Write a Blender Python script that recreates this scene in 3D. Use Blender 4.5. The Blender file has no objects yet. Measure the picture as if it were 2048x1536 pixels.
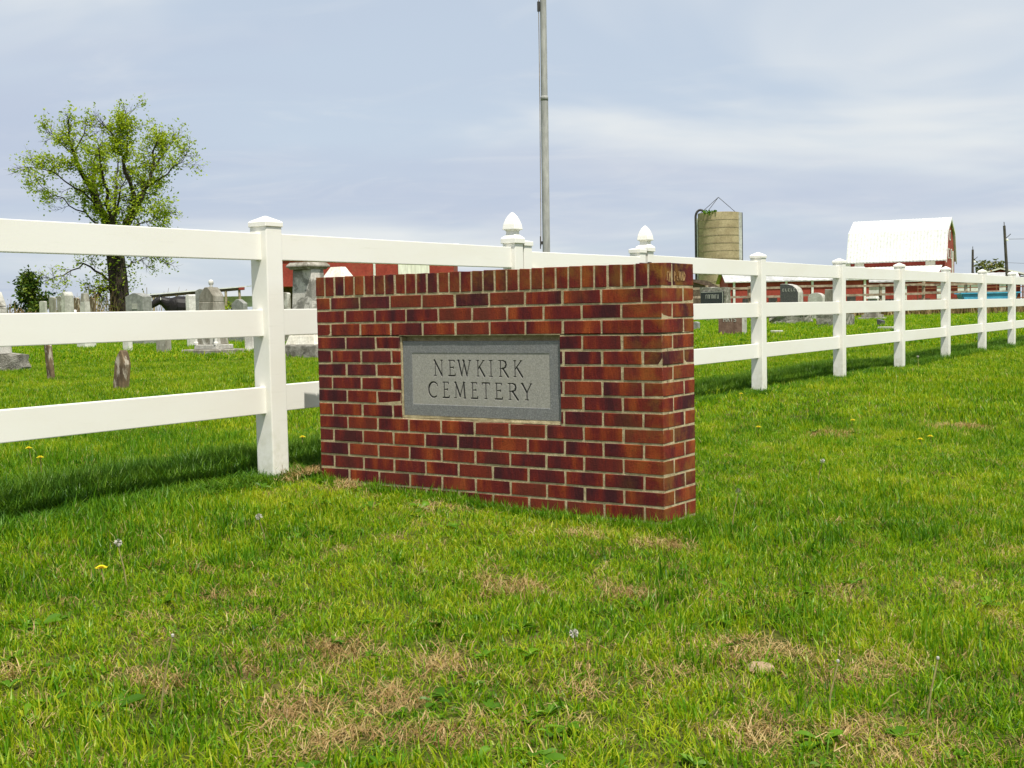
import bpy, bmesh, math, random
import numpy as np
from mathutils import Vector, Matrix, Euler

random.seed(7)
RNG = np.random.default_rng(11)
SC = bpy.context.scene
COL = SC.collection
R = math.radians

# ------------------------------------------------------------------ camera
cam_d = bpy.data.cameras.new('camera')
cam_d.sensor_width = 36.0
cam_d.lens = 43.59
cam_d.clip_start = 0.05
cam_d.clip_end = 6000
cam = bpy.data.objects.new('camera', cam_d)
cam.location = (4.5528, -4.6710, 0.9081)
cam.rotation_euler = (1.511929, 0.020733, 0.616524)
COL.objects.link(cam)
SC.camera = cam

# ------------------------------------------------------------------ sun, sky, exposure
SUN_EL = R(64.5)
SUN_H = Vector((0.868, -0.497, 0)).normalized()
SUN = Vector((SUN_H.x * math.cos(SUN_EL), SUN_H.y * math.cos(SUN_EL), math.sin(SUN_EL)))
sd = bpy.data.lights.new('sun', 'SUN')
sd.energy = 4.6
sd.angle = R(0.6)
sd.color = (1.0, 0.955, 0.86)
so = bpy.data.objects.new('sun', sd)
so.rotation_euler = SUN.to_track_quat('Z', 'Y').to_euler()
so.location = (10, -10, 30)
COL.objects.link(so)

W = bpy.data.worlds.new('World')
SC.world = W
W.use_nodes = True


def build_world():
    nt = W.node_tree
    nt.nodes.clear()
    N = nt.nodes.new
    L = nt.links.new
    out = N('ShaderNodeOutputWorld')
    bg = N('ShaderNodeBackground')
    bg.inputs['Strength'].default_value = 0.085
    L(bg.outputs[0], out.inputs[0])
    sky = N('ShaderNodeTexSky')
    sky.sky_type = 'NISHITA'
    sky.sun_disc = False
    sky.sun_elevation = SUN_EL
    sky.sun_rotation = math.atan2(SUN_H.x, SUN_H.y)
    sky.air_density = 1.0
    sky.dust_density = 1.0
    sky.ozone_density = 1.6
    tc = N('ShaderNodeTexCoord')
    sep = N('ShaderNodeSeparateXYZ')
    L(tc.outputs['Generated'], sep.inputs[0])

    def math_(op, a, b=None, clamp=False):
        m = N('ShaderNodeMath')
        m.operation = op
        m.use_clamp = clamp
        for i, v in enumerate((a, b)):
            if v is None:
                continue
            if isinstance(v, (int, float)):
                m.inputs[i].default_value = v
            else:
                L(v, m.inputs[i])
        return m.outputs[0]
    zz = math_('MAXIMUM', sep.outputs[2], 0.0)
    den = math_('ADD', zz, 0.13)
    px = math_('DIVIDE', sep.outputs[0], den)
    py = math_('DIVIDE', sep.outputs[1], den)

    def cloud(scale, sx, sy, off, detail, lo, hi, rough=0.55, dist=0.6):
        cm = N('ShaderNodeCombineXYZ')
        # streaks run across the view: rotate the plane a little, stretch one axis
        a = R(35.3)
        xr = math_('ADD', math_('MULTIPLY', px, math.cos(a)), math_('MULTIPLY', py, math.sin(a)))
        yr = math_('SUBTRACT', math_('MULTIPLY', py, math.cos(a)), math_('MULTIPLY', px, math.sin(a)))
        L(math_('MULTIPLY', xr, sx), cm.inputs[0])
        L(math_('MULTIPLY', yr, sy), cm.inputs[1])
        cm.inputs[2].default_value = off
        n = N('ShaderNodeTexNoise')
        n.inputs['Scale'].default_value = scale
        n.inputs['Detail'].default_value = detail
        n.inputs['Roughness'].default_value = rough
        n.inputs['Distortion'].default_value = dist
        L(cm.outputs[0], n.inputs['Vector'])
        mr = N('ShaderNodeMapRange')
        mr.interpolation_type = 'SMOOTHSTEP'
        mr.inputs['From Min'].default_value = lo
        mr.inputs['From Max'].default_value = hi
        L(n.outputs['Fac'], mr.inputs['Value'])
        return mr.outputs[0]

    def mix(fac, a, b):
        m = N('ShaderNodeMix')
        m.data_type = 'RGBA'
        for s, v in ((0, fac), (6, a), (7, b)):
            if isinstance(v, (int, float)):
                m.inputs[s].default_value = v
            elif isinstance(v, tuple):
                m.inputs[s].default_value = v
            else:
                L(v, m.inputs[s])
        return m.outputs[2]
    hs = N('ShaderNodeHueSaturation')
    hs.inputs['Saturation'].default_value = 0.8
    hs.inputs['Value'].default_value = 0.9
    L(sky.outputs[0], hs.inputs['Color'])
    base = mix(0.74, hs.outputs[0], (5.1, 5.85, 6.85, 1))      # thin high overcast veil
    veil = cloud(0.8, 0.85, 1.0, 5.3, 4, 0.36, 0.68)
    c1 = mix(math_('MULTIPLY', veil, 0.72), base, (7.15, 7.3, 7.2, 1))
    grey = cloud(0.75, 0.6, 1.0, 14.2, 3, 0.40, 0.68, 0.5, 0.3)
    c2 = mix(math_('MULTIPLY', grey, 0.68), c1, (4.15, 4.7, 5.9, 1))
    fine = cloud(2.6, 0.7, 1.0, 21.0, 5, 0.48, 0.85, 0.6, 0.8)
    c3 = mix(math_('MULTIPLY', fine, 0.3), c2, (7.0, 7.1, 7.05, 1))
    L(c3, bg.inputs['Color'])


build_world()
vs = SC.view_settings
vs.view_transform = 'Standard'
vs.look = 'None'
vs.exposure = 0.52
vs.gamma = 1.0
vs.use_curve_mapping = False
SC.cycles.max_bounces = 6
SC.cycles.diffuse_bounces = 3
SC.cycles.glossy_bounces = 2
SC.cycles.transparent_max_bounces = 8
SC.cycles.use_denoising = True


# ------------------------------------------------------------------ terrain height
def vnoise(x, y, s, seed):
    """smooth value noise on arrays"""
    x = np.asarray(x, float) * s
    y = np.asarray(y, float) * s
    xi = np.floor(x).astype(np.int64)
    yi = np.floor(y).astype(np.int64)
    fx = x - xi
    fy = y - yi
    fx = fx * fx * (3 - 2 * fx)
    fy = fy * fy * (3 - 2 * fy)

    def hsh(a, b):
        v = np.sin(a * 127.1 + b * 311.7 + seed * 74.7) * 43758.5453
        return v - np.floor(v)
    return (hsh(xi, yi) * (1 - fx) + hsh(xi + 1, yi) * fx) * (1 - fy) + \
           (hsh(xi, yi + 1) * (1 - fx) + hsh(xi + 1, yi + 1) * fx) * fy


def hgt(x, y):
    x = np.asarray(x, float)
    y = np.asarray(y, float)
    a = 0.045 - 0.045 * np.clip(x + 0.1, 0, 6)
    b = 0.045 - 0.01 * np.clip((-0.3 - x) / 3.7, 0, 1)
    z = np.where(x > -0.3, a, b)
    t = np.clip((y - 24) / 20, 0, 1)
    z = z + 0.26 * t * t * (3 - 2 * t)
    near = np.clip(1 - np.hypot(x - 2, y) / 60, 0, 1)
    z = z + near * (0.05 * (vnoise(x, y, 0.5, 1) - 0.5) + 0.022 * (vnoise(x, y, 2.6, 2) - 0.5))
    return z


def H(x, y):
    return float(hgt(x, y))


# ------------------------------------------------------------------ object helpers
MATS = {}
PM = {}


def link(o):
    COL.objects.link(o)
    return o


def tag(o, label=None, cat=None, group=None, kind=None):
    if label:
        o['label'] = label
    if cat:
        o['category'] = cat
    if group:
        o['group'] = group
    if kind:
        o['kind'] = kind
    return o


def thing(name, label, cat, loc=(0, 0, 0), rz=0.0, group=None, tilt=(0, 0)):
    o = bpy.data.objects.new(name, None)
    o.empty_display_size = 0.2
    o.location = loc
    o.rotation_euler = (tilt[0], tilt[1], rz)
    link(o)
    return tag(o, label, cat, group)


class MB:
    def __init__(self):
        self.v = []
        self.f = []

    def add(self, v, f):
        n = len(self.v)
        self.v.extend([tuple(p) for p in v])
        self.f.extend([tuple(i + n for i in q) for q in f])
        return self

    def box(self, x0, x1, y0, y1, z0, z1):
        v = [(x0, y0, z0), (x1, y0, z0), (x1, y1, z0), (x0, y1, z0),
             (x0, y0, z1), (x1, y0, z1), (x1, y1, z1), (x0, y1, z1)]
        return self.add(v, [(3, 2, 1, 0), (4, 5, 6, 7), (0, 1, 5, 4), (1, 2, 6, 5), (2, 3, 7, 6), (3, 0, 4, 7)])

    def frustum(self, w0, d0, z0, w1, d1, z1, cx=0, cy=0):
        v = []
        for w, d, z in ((w0, d0, z0), (w1, d1, z1)):
            v += [(cx - w / 2, cy - d / 2, z), (cx + w / 2, cy - d / 2, z), (cx + w / 2, cy + d / 2, z), (cx - w / 2, cy + d / 2, z)]
        return self.add(v, [(3, 2, 1, 0), (4, 5, 6, 7), (0, 1, 5, 4), (1, 2, 6, 5), (2, 3, 7, 6), (3, 0, 4, 7)])

    def prism(self, poly, y0, y1):
        """poly: counter-clockwise (x,z) seen from -y"""
        n = len(poly)
        v = [(x, y0, z) for x, z in poly] + [(x, y1, z) for x, z in poly]
        f = [tuple(range(n)), tuple(reversed(range(n, 2 * n)))]
        for i in range(n):
            j = (i + 1) % n
            f.append((j, i, i + n, j + n))
        return self.add(v, f)

    def tube(self, pts, rad, n=8, cap=True):
        pts = [Vector(p) for p in pts]
        if isinstance(rad, (int, float)):
            rad = [rad] * len(pts)
        v = []
        f = []
        up = None
        for i, p in enumerate(pts):
            d = (pts[min(i + 1, len(pts) - 1)] - pts[max(i - 1, 0)])
            if d.length < 1e-9:
                d = Vector((0, 0, 1))
            d.normalize()
            if up is None:
                up = Vector((1, 0, 0)) if abs(d.x) < 0.9 else Vector((0, 1, 0))
            a = (up - d * up.dot(d)).normalized()
            up = a
            b = d.cross(a)
            for k in range(n):
                t = 2 * math.pi * k / n
                v.append(p + (a * math.cos(t) + b * math.sin(t)) * rad[i])
        for i in range(len(pts) - 1):
            for k in range(n):
                k2 = (k + 1) % n
                f.append((i * n + k, i * n + k2, (i + 1) * n + k2, (i + 1) * n + k))
        if cap:
            f.append(tuple(reversed(range(n))))
            f.append(tuple(range((len(pts) - 1) * n, len(pts) * n)))
        return self.add(v, f)

    def lathe(self, prof, n=16, c=(0, 0, 0), square=False):
        v = []
        f = []
        off = math.pi / 4 if square else 0
        if square:
            n = 4
        for r, z in prof:
            rr = r * (math.sqrt(2) if square else 1)
            for k in range(n):
                t = 2 * math.pi * k / n + off
                v.append((c[0] + rr * math.cos(t), c[1] + rr * math.sin(t), c[2] + z))
        m = len(prof)
        for i in range(m - 1):
            for k in range(n):
                k2 = (k + 1) % n
                f.append((i * n + k, i * n + k2, (i + 1) * n + k2, (i + 1) * n + k))
        f.append(tuple(reversed(range(n))))
        f.append(tuple(range((m - 1) * n, m * n)))
        return self.add(v, f)

    def mesh(self, name, mat, bevel=0.0, seg=1, smooth=False, jitter=0.0, cuts=0):
        me = bpy.data.meshes.new(name)
        me.from_pydata(self.v, [], self.f)
        if bevel or jitter or cuts:
            bm = bmesh.new()
            bm.from_mesh(me)
            bmesh.ops.recalc_face_normals(bm, faces=bm.faces)
            if bevel:
                es = [e for e in bm.edges if len(e.link_faces) == 2 and e.calc_face_angle(0) > 0.5]
                bmesh.ops.bevel(bm, geom=es, offset=bevel, segments=seg, affect='EDGES', profile=0.6)
            if cuts:
                bmesh.ops.triangulate(bm, faces=[f for f in bm.faces if len(f.verts) > 4])
                bmesh.ops.subdivide_edges(bm, edges=bm.edges[:], cuts=cuts, use_grid_fill=True)
            if jitter:
                for v in bm.verts:
                    v.co += Vector((random.uniform(-1, 1), random.uniform(-1, 1), random.uniform(-1, 1))) * jitter
            bm.to_mesh(me)
            bm.free()
        me.update()
        if smooth:
            me.polygons.foreach_set('use_smooth', [True] * len(me.polygons))
        if mat:
            me.materials.append(MATS[mat])
        return me

    def build(self, name, mat, parent=None, loc=(0, 0, 0), rot=(0, 0, 0), **kw):
        o = bpy.data.objects.new(name, self.mesh(name, mat, **kw))
        o.location = loc
        o.rotation_euler = rot
        link(o)
        if parent:
            o.parent = parent
        return o


def inst(name, me, parent, loc, rot=(0, 0, 0), scale=(1, 1, 1)):
    o = bpy.data.objects.new(name, me)
    o.location = loc
    o.rotation_euler = rot
    o.scale = scale
    link(o)
    o.parent = parent
    return o


# ------------------------------------------------------------------ materials
class NT:
    def __init__(self, name):
        m = bpy.data.materials.new(name)
        m.use_nodes = True
        self.m = m
        self.t = m.node_tree
        self.t.nodes.clear()
        self.out = self.n('ShaderNodeOutputMaterial')
        MATS[name] = m

    def n(self, typ, **kw):
        nd = self.t.nodes.new(typ)
        for k, v in kw.items():
            setattr(nd, k, v)
        return nd

    def l(self, a, b):
        self.t.links.new(a, b)

    def set(self, sock, v):
        if isinstance(v, (int, float)):
            sock.default_value = v
        elif isinstance(v, tuple):
            sock.default_value = v if len(v) == len(sock.default_value) else (*v, 1)
        else:
            self.l(v, sock)

    def math(self, op, a, b=0.0, clamp=False):
        m = self.n('ShaderNodeMath', operation=op, use_clamp=clamp)
        self.set(m.inputs[0], a)
        self.set(m.inputs[1], b)
        return m.outputs[0]

    def mix(self, fac, a, b, blend='MIX'):
        m = self.n('ShaderNodeMix', data_type='RGBA', blend_type=blend)
        self.set(m.inputs[0], fac)
        self.set(m.inputs[6], a)
        self.set(m.inputs[7], b)
        return m.outputs[2]

    def pos(self):
        return self.n('ShaderNodeNewGeometry').outputs['Position']

    def obj(self):
        return self.n('ShaderNodeTexCoord').outputs['Object']

    def noise(self, vec, scale, detail=3.0, rough=0.55, dist=0.0):
        nd = self.n('ShaderNodeTexNoise')
        nd.inputs['Scale'].default_value = scale
        nd.inputs['Detail'].default_value = detail
        nd.inputs['Roughness'].default_value = rough
        nd.inputs['Distortion'].default_value = dist
        if vec is not None:
            self.l(vec, nd.inputs['Vector'])
        return nd.outputs['Fac']

    def rng(self, v, a, b, c=0.0, d=1.0, smooth=True):
        nd = self.n('ShaderNodeMapRange')
        nd.interpolation_type = 'SMOOTHSTEP' if smooth else 'LINEAR'
        self.set(nd.inputs['Value'], v)
        for k, x in zip(('From Min', 'From Max', 'To Min', 'To Max'), (a, b, c, d)):
            nd.inputs[k].default_value = x
        return nd.outputs[0]

    def ramp(self, fac, stops):
        nd = self.n('ShaderNodeValToRGB')
        e = nd.color_ramp.elements
        while len(e) > 1:
            e.remove(e[0])
        e[0].position = stops[0][0]
        e[0].color = (*stops[0][1], 1)
        for p, c in stops[1:]:
            x = e.new(p)
            x.color = (*c, 1)
        self.l(fac, nd.inputs[0])
        return nd.outputs[0]

    def scalev(self, vec, s):
        m = self.n('ShaderNodeVectorMath', operation='MULTIPLY')
        self.l(vec, m.inputs[0])
        m.inputs[1].default_value = s
        return m.outputs[0]

    def addv(self, vec, w):
        m = self.n('ShaderNodeVectorMath', operation='ADD')
        self.l(vec, m.inputs[0])
        self.l(w, m.inputs[1])
        return m.outputs[0]

    def attr(self, name, typ='GEOMETRY'):
        a = self.n('ShaderNodeAttribute', attribute_name=name)
        a.attribute_type = typ
        return a

    def bump(self, h, strength=0.4, dist=0.01):
        b = self.n('ShaderNodeBump')
        b.inputs['Strength'].default_value = strength
        b.inputs['Distance'].default_value = dist
        self.l(h, b.inputs['Height'])
        return b.outputs[0]

    def principled(self, col, rough=0.8, normal=None, spec=0.3, metal=0.0):
        p = self.n('ShaderNodeBsdfPrincipled')
        self.set(p.inputs['Base Color'], col)
        self.set(p.inputs['Roughness'], rough)
        self.set(p.inputs['Metallic'], metal)
        p.inputs['Specular IOR Level'].default_value = spec
        if normal is not None:
            self.l(normal, p.inputs['Normal'])
        self.l(p.outputs[0], self.out.inputs[0])
        return p


def mottled(name, c1, c2, scale=6.0, rough=0.85, bump=0.3, lo=0.35, hi=0.68, c3=None, s3=1.2, lo3=0.52, hi3=0.66, spec=0.25, obj=False, dist=0.01, stretch=None):
    k = NT(name)
    p = k.obj() if obj else k.pos()
    if stretch:
        p = k.scalev(p, stretch)
    n = k.noise(p, scale, 6, 0.62)
    col = k.mix(k.rng(n, lo, hi), c1, c2)
    if c3:
        n3 = k.noise(p, s3, 5, 0.65, 0.4)
        col = k.mix(k.rng(n3, lo3, hi3), col, c3)
    fine = k.noise(p, scale * 9, 3, 0.6)
    col = k.mix(1.0, col, k.ramp(fine, [(0.25, (0.72,) * 3), (0.75, (1.2,) * 3)]), 'MULTIPLY')
    k.principled(col, rough, k.bump(k.math('ADD', n, fine), bump, dist) if bump else None, spec)
    return k


def make_materials():
    # ---- brick: flashed, dark ends and orange bands, each brick its own tone
    k = NT('brick')
    r = k.n('ShaderNodeObjectInfo').outputs['Random']
    o = k.obj()
    sp = k.n('ShaderNodeSeparateXYZ')
    k.l(o, sp.inputs[0])
    cm = k.n('ShaderNodeCombineXYZ')
    k.l(k.math('ADD', k.math('MULTIPLY', sp.outputs[0], 13.0), k.math('MULTIPLY', r, 91.0)), cm.inputs[0])
    k.l(k.math('ADD', k.math('MULTIPLY', sp.outputs[2], 3.0), k.math('MULTIPLY', r, 37.0)), cm.inputs[1])
    k.l(k.math('ADD', k.math('MULTIPLY', sp.outputs[1], 8.0), k.math('MULTIPLY', r, 53.0)), cm.inputs[2])
    band = k.noise(cm.outputs[0], 1.0, 2.0, 0.45)
    blot = k.noise(k.addv(k.scalev(o, (1, 1, 1)), cm.outputs[0]), 9.0, 4, 0.6)
    t = k.math('ADD', k.math('MULTIPLY', k.math('SUBTRACT', band, 0.5), 1.15), k.math('ADD', k.math('MULTIPLY', blot, 0.3), 0.36))
    t = k.math('ADD', t, k.math('MULTIPLY', k.math('SUBTRACT', r, 0.5), 0.22))
    c = k.ramp(t, [(0.28, (0.044, 0.007, 0.010)), (0.42, (0.084, 0.009, 0.010)), (0.56, (0.128, 0.012, 0.008)),
                   (0.70, (0.20, 0.030, 0.007)), (0.90, (0.31, 0.066, 0.012))])
    hue = k.math('FRACT', k.math('MULTIPLY', r, 17.31))
    c = k.mix(k.rng(hue, 0.7, 1.0, 0, 0.4), c, (0.235, 0.045, 0.012))
    c = k.mix(k.rng(hue, 0.0, 0.22, 0.3, 0.0), c, (0.075, 0.016, 0.02))
    fine = k.noise(k.pos(), 240.0, 3, 0.6)
    c = k.mix(1.0, c, k.ramp(fine, [(0.3, (0.62,) * 3), (0.5, (1.0,) * 3), (0.72, (1.25,) * 3)]), 'MULTIPLY')
    spots = k.noise(k.pos(), 95.0, 2, 0.5)
    c = k.mix(k.rng(spots, 0.66, 0.72, 0, 0.75), c, (0.02, 0.012, 0.01))
    # lichen film on the weathered top courses and the end of the wall
    gp = k.n('ShaderNodeSeparateXYZ')
    k.l(k.pos(), gp.inputs[0])
    top = k.rng(gp.outputs[2], 0.9, 1.1)
    endw = k.rng(gp.outputs[0], 1.72, 2.05)
    lich = k.noise(k.pos(), 9.0, 5, 0.65)
    lf = k.math('MULTIPLY', k.rng(lich, 0.42, 0.66), k.math('ADD', k.math('MULTIPLY', top, 0.5), k.math('MULTIPLY', endw, 0.5)), True)
    c = k.mix(lf, c, (0.225, 0.105, 0.013))
    # salt bloom in a few places
    ef = k.noise(k.scalev(k.pos(), (1, 1, 0.6)), 11.0, 6, 0.7, 0.3)
    c = k.mix(k.rng(ef, 0.68, 0.80, 0, 0.45), c, (0.40, 0.30, 0.26))
    k.principled(c, 0.86, k.bump(k.math('ADD', fine, k.math('MULTIPLY', blot, 1.5)), 0.8, 0.003), 0.25)

    k = NT('mortar')
    p = k.pos()
    n1 = k.noise(p, 26, 5, 0.65)
    n2 = k.noise(p, 320, 2, 0.6)
    c = k.mix(k.rng(n1, 0.3, 0.7), (0.34, 0.275, 0.155), (0.54, 0.455, 0.28))
    c = k.mix(k.rng(k.noise(p, 8, 4, 0.6), 0.6, 0.72, 0, 0.6), c, (0.19, 0.15, 0.09))
    c = k.mix(1.0, c, k.ramp(n2, [(0.3, (0.7,) * 3), (0.7, (1.15,) * 3)]), 'MULTIPLY')
    k.principled(c, 0.95, k.bump(k.math('ADD', n2, k.math('MULTIPLY', n1, 2.0)), 0.8, 0.003), 0.1)

    mottled('scratch', (0.30, 0.17, 0.07), (0.44, 0.29, 0.13), 60, bump=0)
    # ---- vinyl fence
    k = NT('vinyl')
    p = k.pos()
    n1 = k.noise(k.scalev(p, (1, 0.35, 1)), 3.2, 5, 0.6)
    n2 = k.noise(k.scalev(p, (1, 0.08, 1)), 40.0, 3, 0.6)
    c = k.mix(k.rng(n1, 0.35, 0.75), (0.785, 0.77, 0.71), (0.755, 0.73, 0.655))
    c = k.mix(k.rng(n2, 0.60, 0.82, 0, 0.15), c, (0.40, 0.40, 0.28))
    gz = k.n('ShaderNodeSeparateXYZ')
    k.l(p, gz.inputs[0])
    splash = k.math('MULTIPLY', k.rng(gz.outputs[2], 0.42, 0.08), k.rng(k.noise(p, 18, 5, 0.65), 0.35, 0.75, 0, 0.45))
    c = k.mix(splash, c, (0.34, 0.33, 0.17))
    k.principled(c, 0.38, None, 0.4)

    # ---- granite plaque
    k = NT('granite_border')
    p = k.pos()
    n = k.noise(p, 190, 3, 0.75)
    n0 = k.noise(p, 9, 4, 0.6)
    c = k.ramp(n, [(0.3, (0.10, 0.103, 0.105)), (0.52, (0.18, 0.183, 0.182)), (0.72, (0.31, 0.31, 0.30))])
    c = k.mix(k.rng(n0, 0.4, 0.7, 0, 0.35), c, (0.17, 0.165, 0.15))
    k.principled(c, 0.55, k.bump(n, 0.15, 0.001), 0.35)
    k = NT('granite_panel')
    p = k.pos()
    n = k.noise(p, 180, 3, 0.75)
    n0 = k.noise(p, 7, 4, 0.6)
    c = k.ramp(n, [(0.28, (0.19, 0.185, 0.165)), (0.5, (0.30, 0.29, 0.258)), (0.75, (0.41, 0.395, 0.355))])
    c = k.mix(k.rng(n0, 0.4, 0.72, 0, 0.35), c, (0.31, 0.29, 0.24))
    groove_shade = k.attr('groove_shade').outputs['Fac']
    c = k.mix(k.math('MULTIPLY', groove_shade, 0.92), c, (0.035, 0.035, 0.035))  # shadow inside the cut letters painted into the stone colour
    k.principled(c, 0.85, k.bump(n, 0.2, 0.001), 0.2)

    # ---- grass blades
    def blade(name, cols, dry, trans=0.42):
        k = NT(name)
        p = k.pos()
        tint = k.attr('tint').outputs['Fac']
        n1 = k.noise(p, 0.85, 4, 0.6)
        n2 = k.noise(p, 4.3, 4, 0.6)
        f = k.math('ADD', k.math('MULTIPLY', tint, 0.6), k.math('ADD', k.math('MULTIPLY', n1, 0.9), k.math('MULTIPLY', n2, 0.85)))
        f = k.math('SUBTRACT', f, 0.665)
        c = k.ramp(f, cols)
        c = k.mix(k.rng(k.math('FRACT', k.math('MULTIPLY', tint, 9.7)), 0.965, 0.98), c, dry)
        d = k.n('ShaderNodeBsdfDiffuse')
        k.l(c, d.inputs[0])
        tr = k.n('ShaderNodeBsdfTranslucent')
        k.l(k.mix(1.0, c, (1.15, 1.1, 0.55, 1), 'MULTIPLY'), tr.inputs[0])
        mx = k.n('ShaderNodeMixShader')
        mx.inputs[0].default_value = trans
        k.l(d.outputs[0], mx.inputs[1])
        k.l(tr.outputs[0], mx.inputs[2])
        g = k.n('ShaderNodeBsdfGlossy')
        g.inputs['Roughness'].default_value = 0.42
        g.inputs['Color'].default_value = (0.9, 0.95, 0.8, 1)
        m2 = k.n('ShaderNodeMixShader')
        m2.inputs[0].default_value = 0.014
        k.l(mx.outputs[0], m2.inputs[1])
        k.l(g.outputs[0], m2.inputs[2])
        k.l(m2.outputs[0], k.out.inputs[0])
    blade('grass_blade', [(0.08, (0.022, 0.088, 0.002)), (0.34, (0.092, 0.245, 0.003)), (0.58, (0.22, 0.36, 0.005)), (0.92, (0.44, 0.475, 0.022))], (0.42, 0.36, 0.12), 0.5)
    blade('coarse_blade', [(0.1, (0.025, 0.10, 0.004)), (0.5, (0.095, 0.235, 0.006)), (0.95, (0.23, 0.37, 0.012))], (0.36, 0.33, 0.12), 0.45)
    blade('tall_blade', [(0.1, (0.03, 0.10, 0.008)), (0.5, (0.075, 0.175, 0.010)), (0.95, (0.17, 0.28, 0.018))], (0.36, 0.33, 0.12), 0.35)  # tall grass, its green darkened to paint in the fence's shadow band
    blade('straw_blade', [(0.1, (0.20, 0.115, 0.045)), (0.5, (0.36, 0.24, 0.095)), (0.95, (0.54, 0.42, 0.20))], (0.20, 0.12, 0.05), 0.25)
    blade('weed_leaf', [(0.1, (0.04, 0.105, 0.006)), (0.5, (0.07, 0.17, 0.008)), (0.95, (0.13, 0.25, 0.012))], (0.14, 0.20, 0.04), 0.3)
    blade('tree_leaf', [(0.1, (0.16, 0.23, 0.012)), (0.5, (0.29, 0.38, 0.018)), (0.95, (0.42, 0.48, 0.03))], (0.24, 0.25, 0.03), 0.45)
    blade('ivy_leaf', [(0.1, (0.05, 0.10, 0.008)), (0.5, (0.15, 0.22, 0.014)), (0.95, (0.27, 0.34, 0.025))], (0.2, 0.2, 0.03), 0.35)
    blade('dull_leaf', [(0.1, (0.07, 0.09, 0.02)), (0.5, (0.12, 0.14, 0.03)), (0.95, (0.19, 0.19, 0.05))], (0.24, 0.18, 0.08), 0.35)
    blade('cedar_leaf', [(0.1, (0.012, 0.035, 0.006)), (0.5, (0.04, 0.08, 0.010)), (0.95, (0.14, 0.18, 0.015))], (0.10, 0.11, 0.02), 0.15)
    blade('dry_weed', [(0.1, (0.14, 0.085, 0.04)), (0.5, (0.24, 0.165, 0.08)), (0.95, (0.34, 0.26, 0.13))], (0.10, 0.11, 0.03), 0.2)

    # ---- soil and turf under the blades
    k = NT('turf')
    p = k.pos()
    n1 = k.noise(p, 1.1, 5, 0.6)
    n2 = k.noise(p, 38, 4, 0.65)
    n3 = k.noise(p, 0.12, 4, 0.55)
    c = k.mix(k.rng(n2, 0.35, 0.65), (0.035, 0.042, 0.006), (0.09, 0.10, 0.018))
    c = k.mix(k.rng(n1, 0.5, 0.72, 0, 0.7), c, (0.15, 0.105, 0.05))
    cam_d_ = k.n('ShaderNodeVectorMath', operation='LENGTH')
    k.l(k.scalev(p, (1, 1, 0)), cam_d_.inputs[0])
    far = k.rng(cam_d_.outputs['Value'], 14.0, 45.0)
    fg = k.mix(k.rng(n3, 0.35, 0.65), (0.10, 0.215, 0.005), (0.18, 0.30, 0.008))
    c = k.mix(k.math('MULTIPLY', far, 0.9), c, fg)
    k.principled(c, 0.95, k.bump(n2, 0.6, 0.03), 0.1)

    # ---- headstones
    mottled('stone_pale', (0.34, 0.33, 0.29), (0.52, 0.50, 0.45), 5, c3=(0.17, 0.16, 0.13), s3=3.0, lo3=0.58, hi3=0.7)
    mottled('stone_white', (0.52, 0.50, 0.46), (0.72, 0.70, 0.65), 4, c3=(0.30, 0.28, 0.24), s3=2.2, lo3=0.60, hi3=0.72)
    mottled('stone_grey', (0.19, 0.19, 0.175), (0.28, 0.28, 0.26), 8, c3=(0.36, 0.35, 0.32), s3=2.0, lo3=0.6, hi3=0.72)
    mottled('stone_weathered', (0.17, 0.155, 0.12), (0.34, 0.32, 0.27), 4, c3=(0.52, 0.50, 0.45), s3=3.2, lo3=0.56, hi3=0.64, stretch=(1, 1, 0.35))
    mottled('stone_brown', (0.08, 0.055, 0.032), (0.19, 0.135, 0.075), 14, c3=(0.42, 0.37, 0.29), s3=11.0, lo3=0.53, hi3=0.63, stretch=(1, 1, 0.3))
    mottled('stone_blotched', (0.20, 0.19, 0.165), (0.30, 0.285, 0.25), 3, c3=(0.55, 0.52, 0.47), s3=1.5, lo3=0.50, hi3=0.56)
    mottled('stone_cream', (0.62, 0.58, 0.48), (0.74, 0.71, 0.62), 2.5, c3=(0.45, 0.43, 0.38), s3=2.0, lo3=0.62, hi3=0.74)
    mottled('stone_rock', (0.16, 0.15, 0.12), (0.38, 0.36, 0.31), 7, c3=(0.09, 0.085, 0.07), s3=5.0, lo3=0.58, hi3=0.66, bump=0.8, dist=0.05)
    mottled('granite_black', (0.016, 0.017, 0.02), (0.035, 0.036, 0.04), 30, rough=0.3, bump=0.0, spec=0.5)
    mottled('granite_dark', (0.05, 0.05, 0.052), (0.095, 0.09, 0.085), 20, rough=0.45, bump=0.05, spec=0.4)
    mottled('granite_red', (0.15, 0.085, 0.065), (0.235, 0.145, 0.11), 6, rough=0.6, bump=0.1)
    mottled('letter_grey', (0.42, 0.42, 0.38), (0.52, 0.50, 0.45), 30, bump=0)

    # ---- farm
    mottled('red_siding', (0.23, 0.030, 0.020), (0.29, 0.045, 0.03), 0.8, rough=0.7, bump=0.05, c3=(0.24, 0.06, 0.035), s3=0.5, lo3=0.58, hi3=0.75)
    mottled('red_dark', (0.14, 0.016, 0.014), (0.20, 0.03, 0.022), 0.8, rough=0.75, bump=0.05)
    mottled('white_metal', (0.60, 0.60, 0.58), (0.65, 0.645, 0.62), 0.4, rough=0.45, bump=0, spec=0.4)
    mottled('rusty_white', (0.62, 0.59, 0.52), (0.76, 0.74, 0.68), 0.35, rough=0.6, bump=0, c3=(0.36, 0.22, 0.11), s3=0.7, lo3=0.60, hi3=0.70, stretch=(2.2, 2.2, 0.3))
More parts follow.
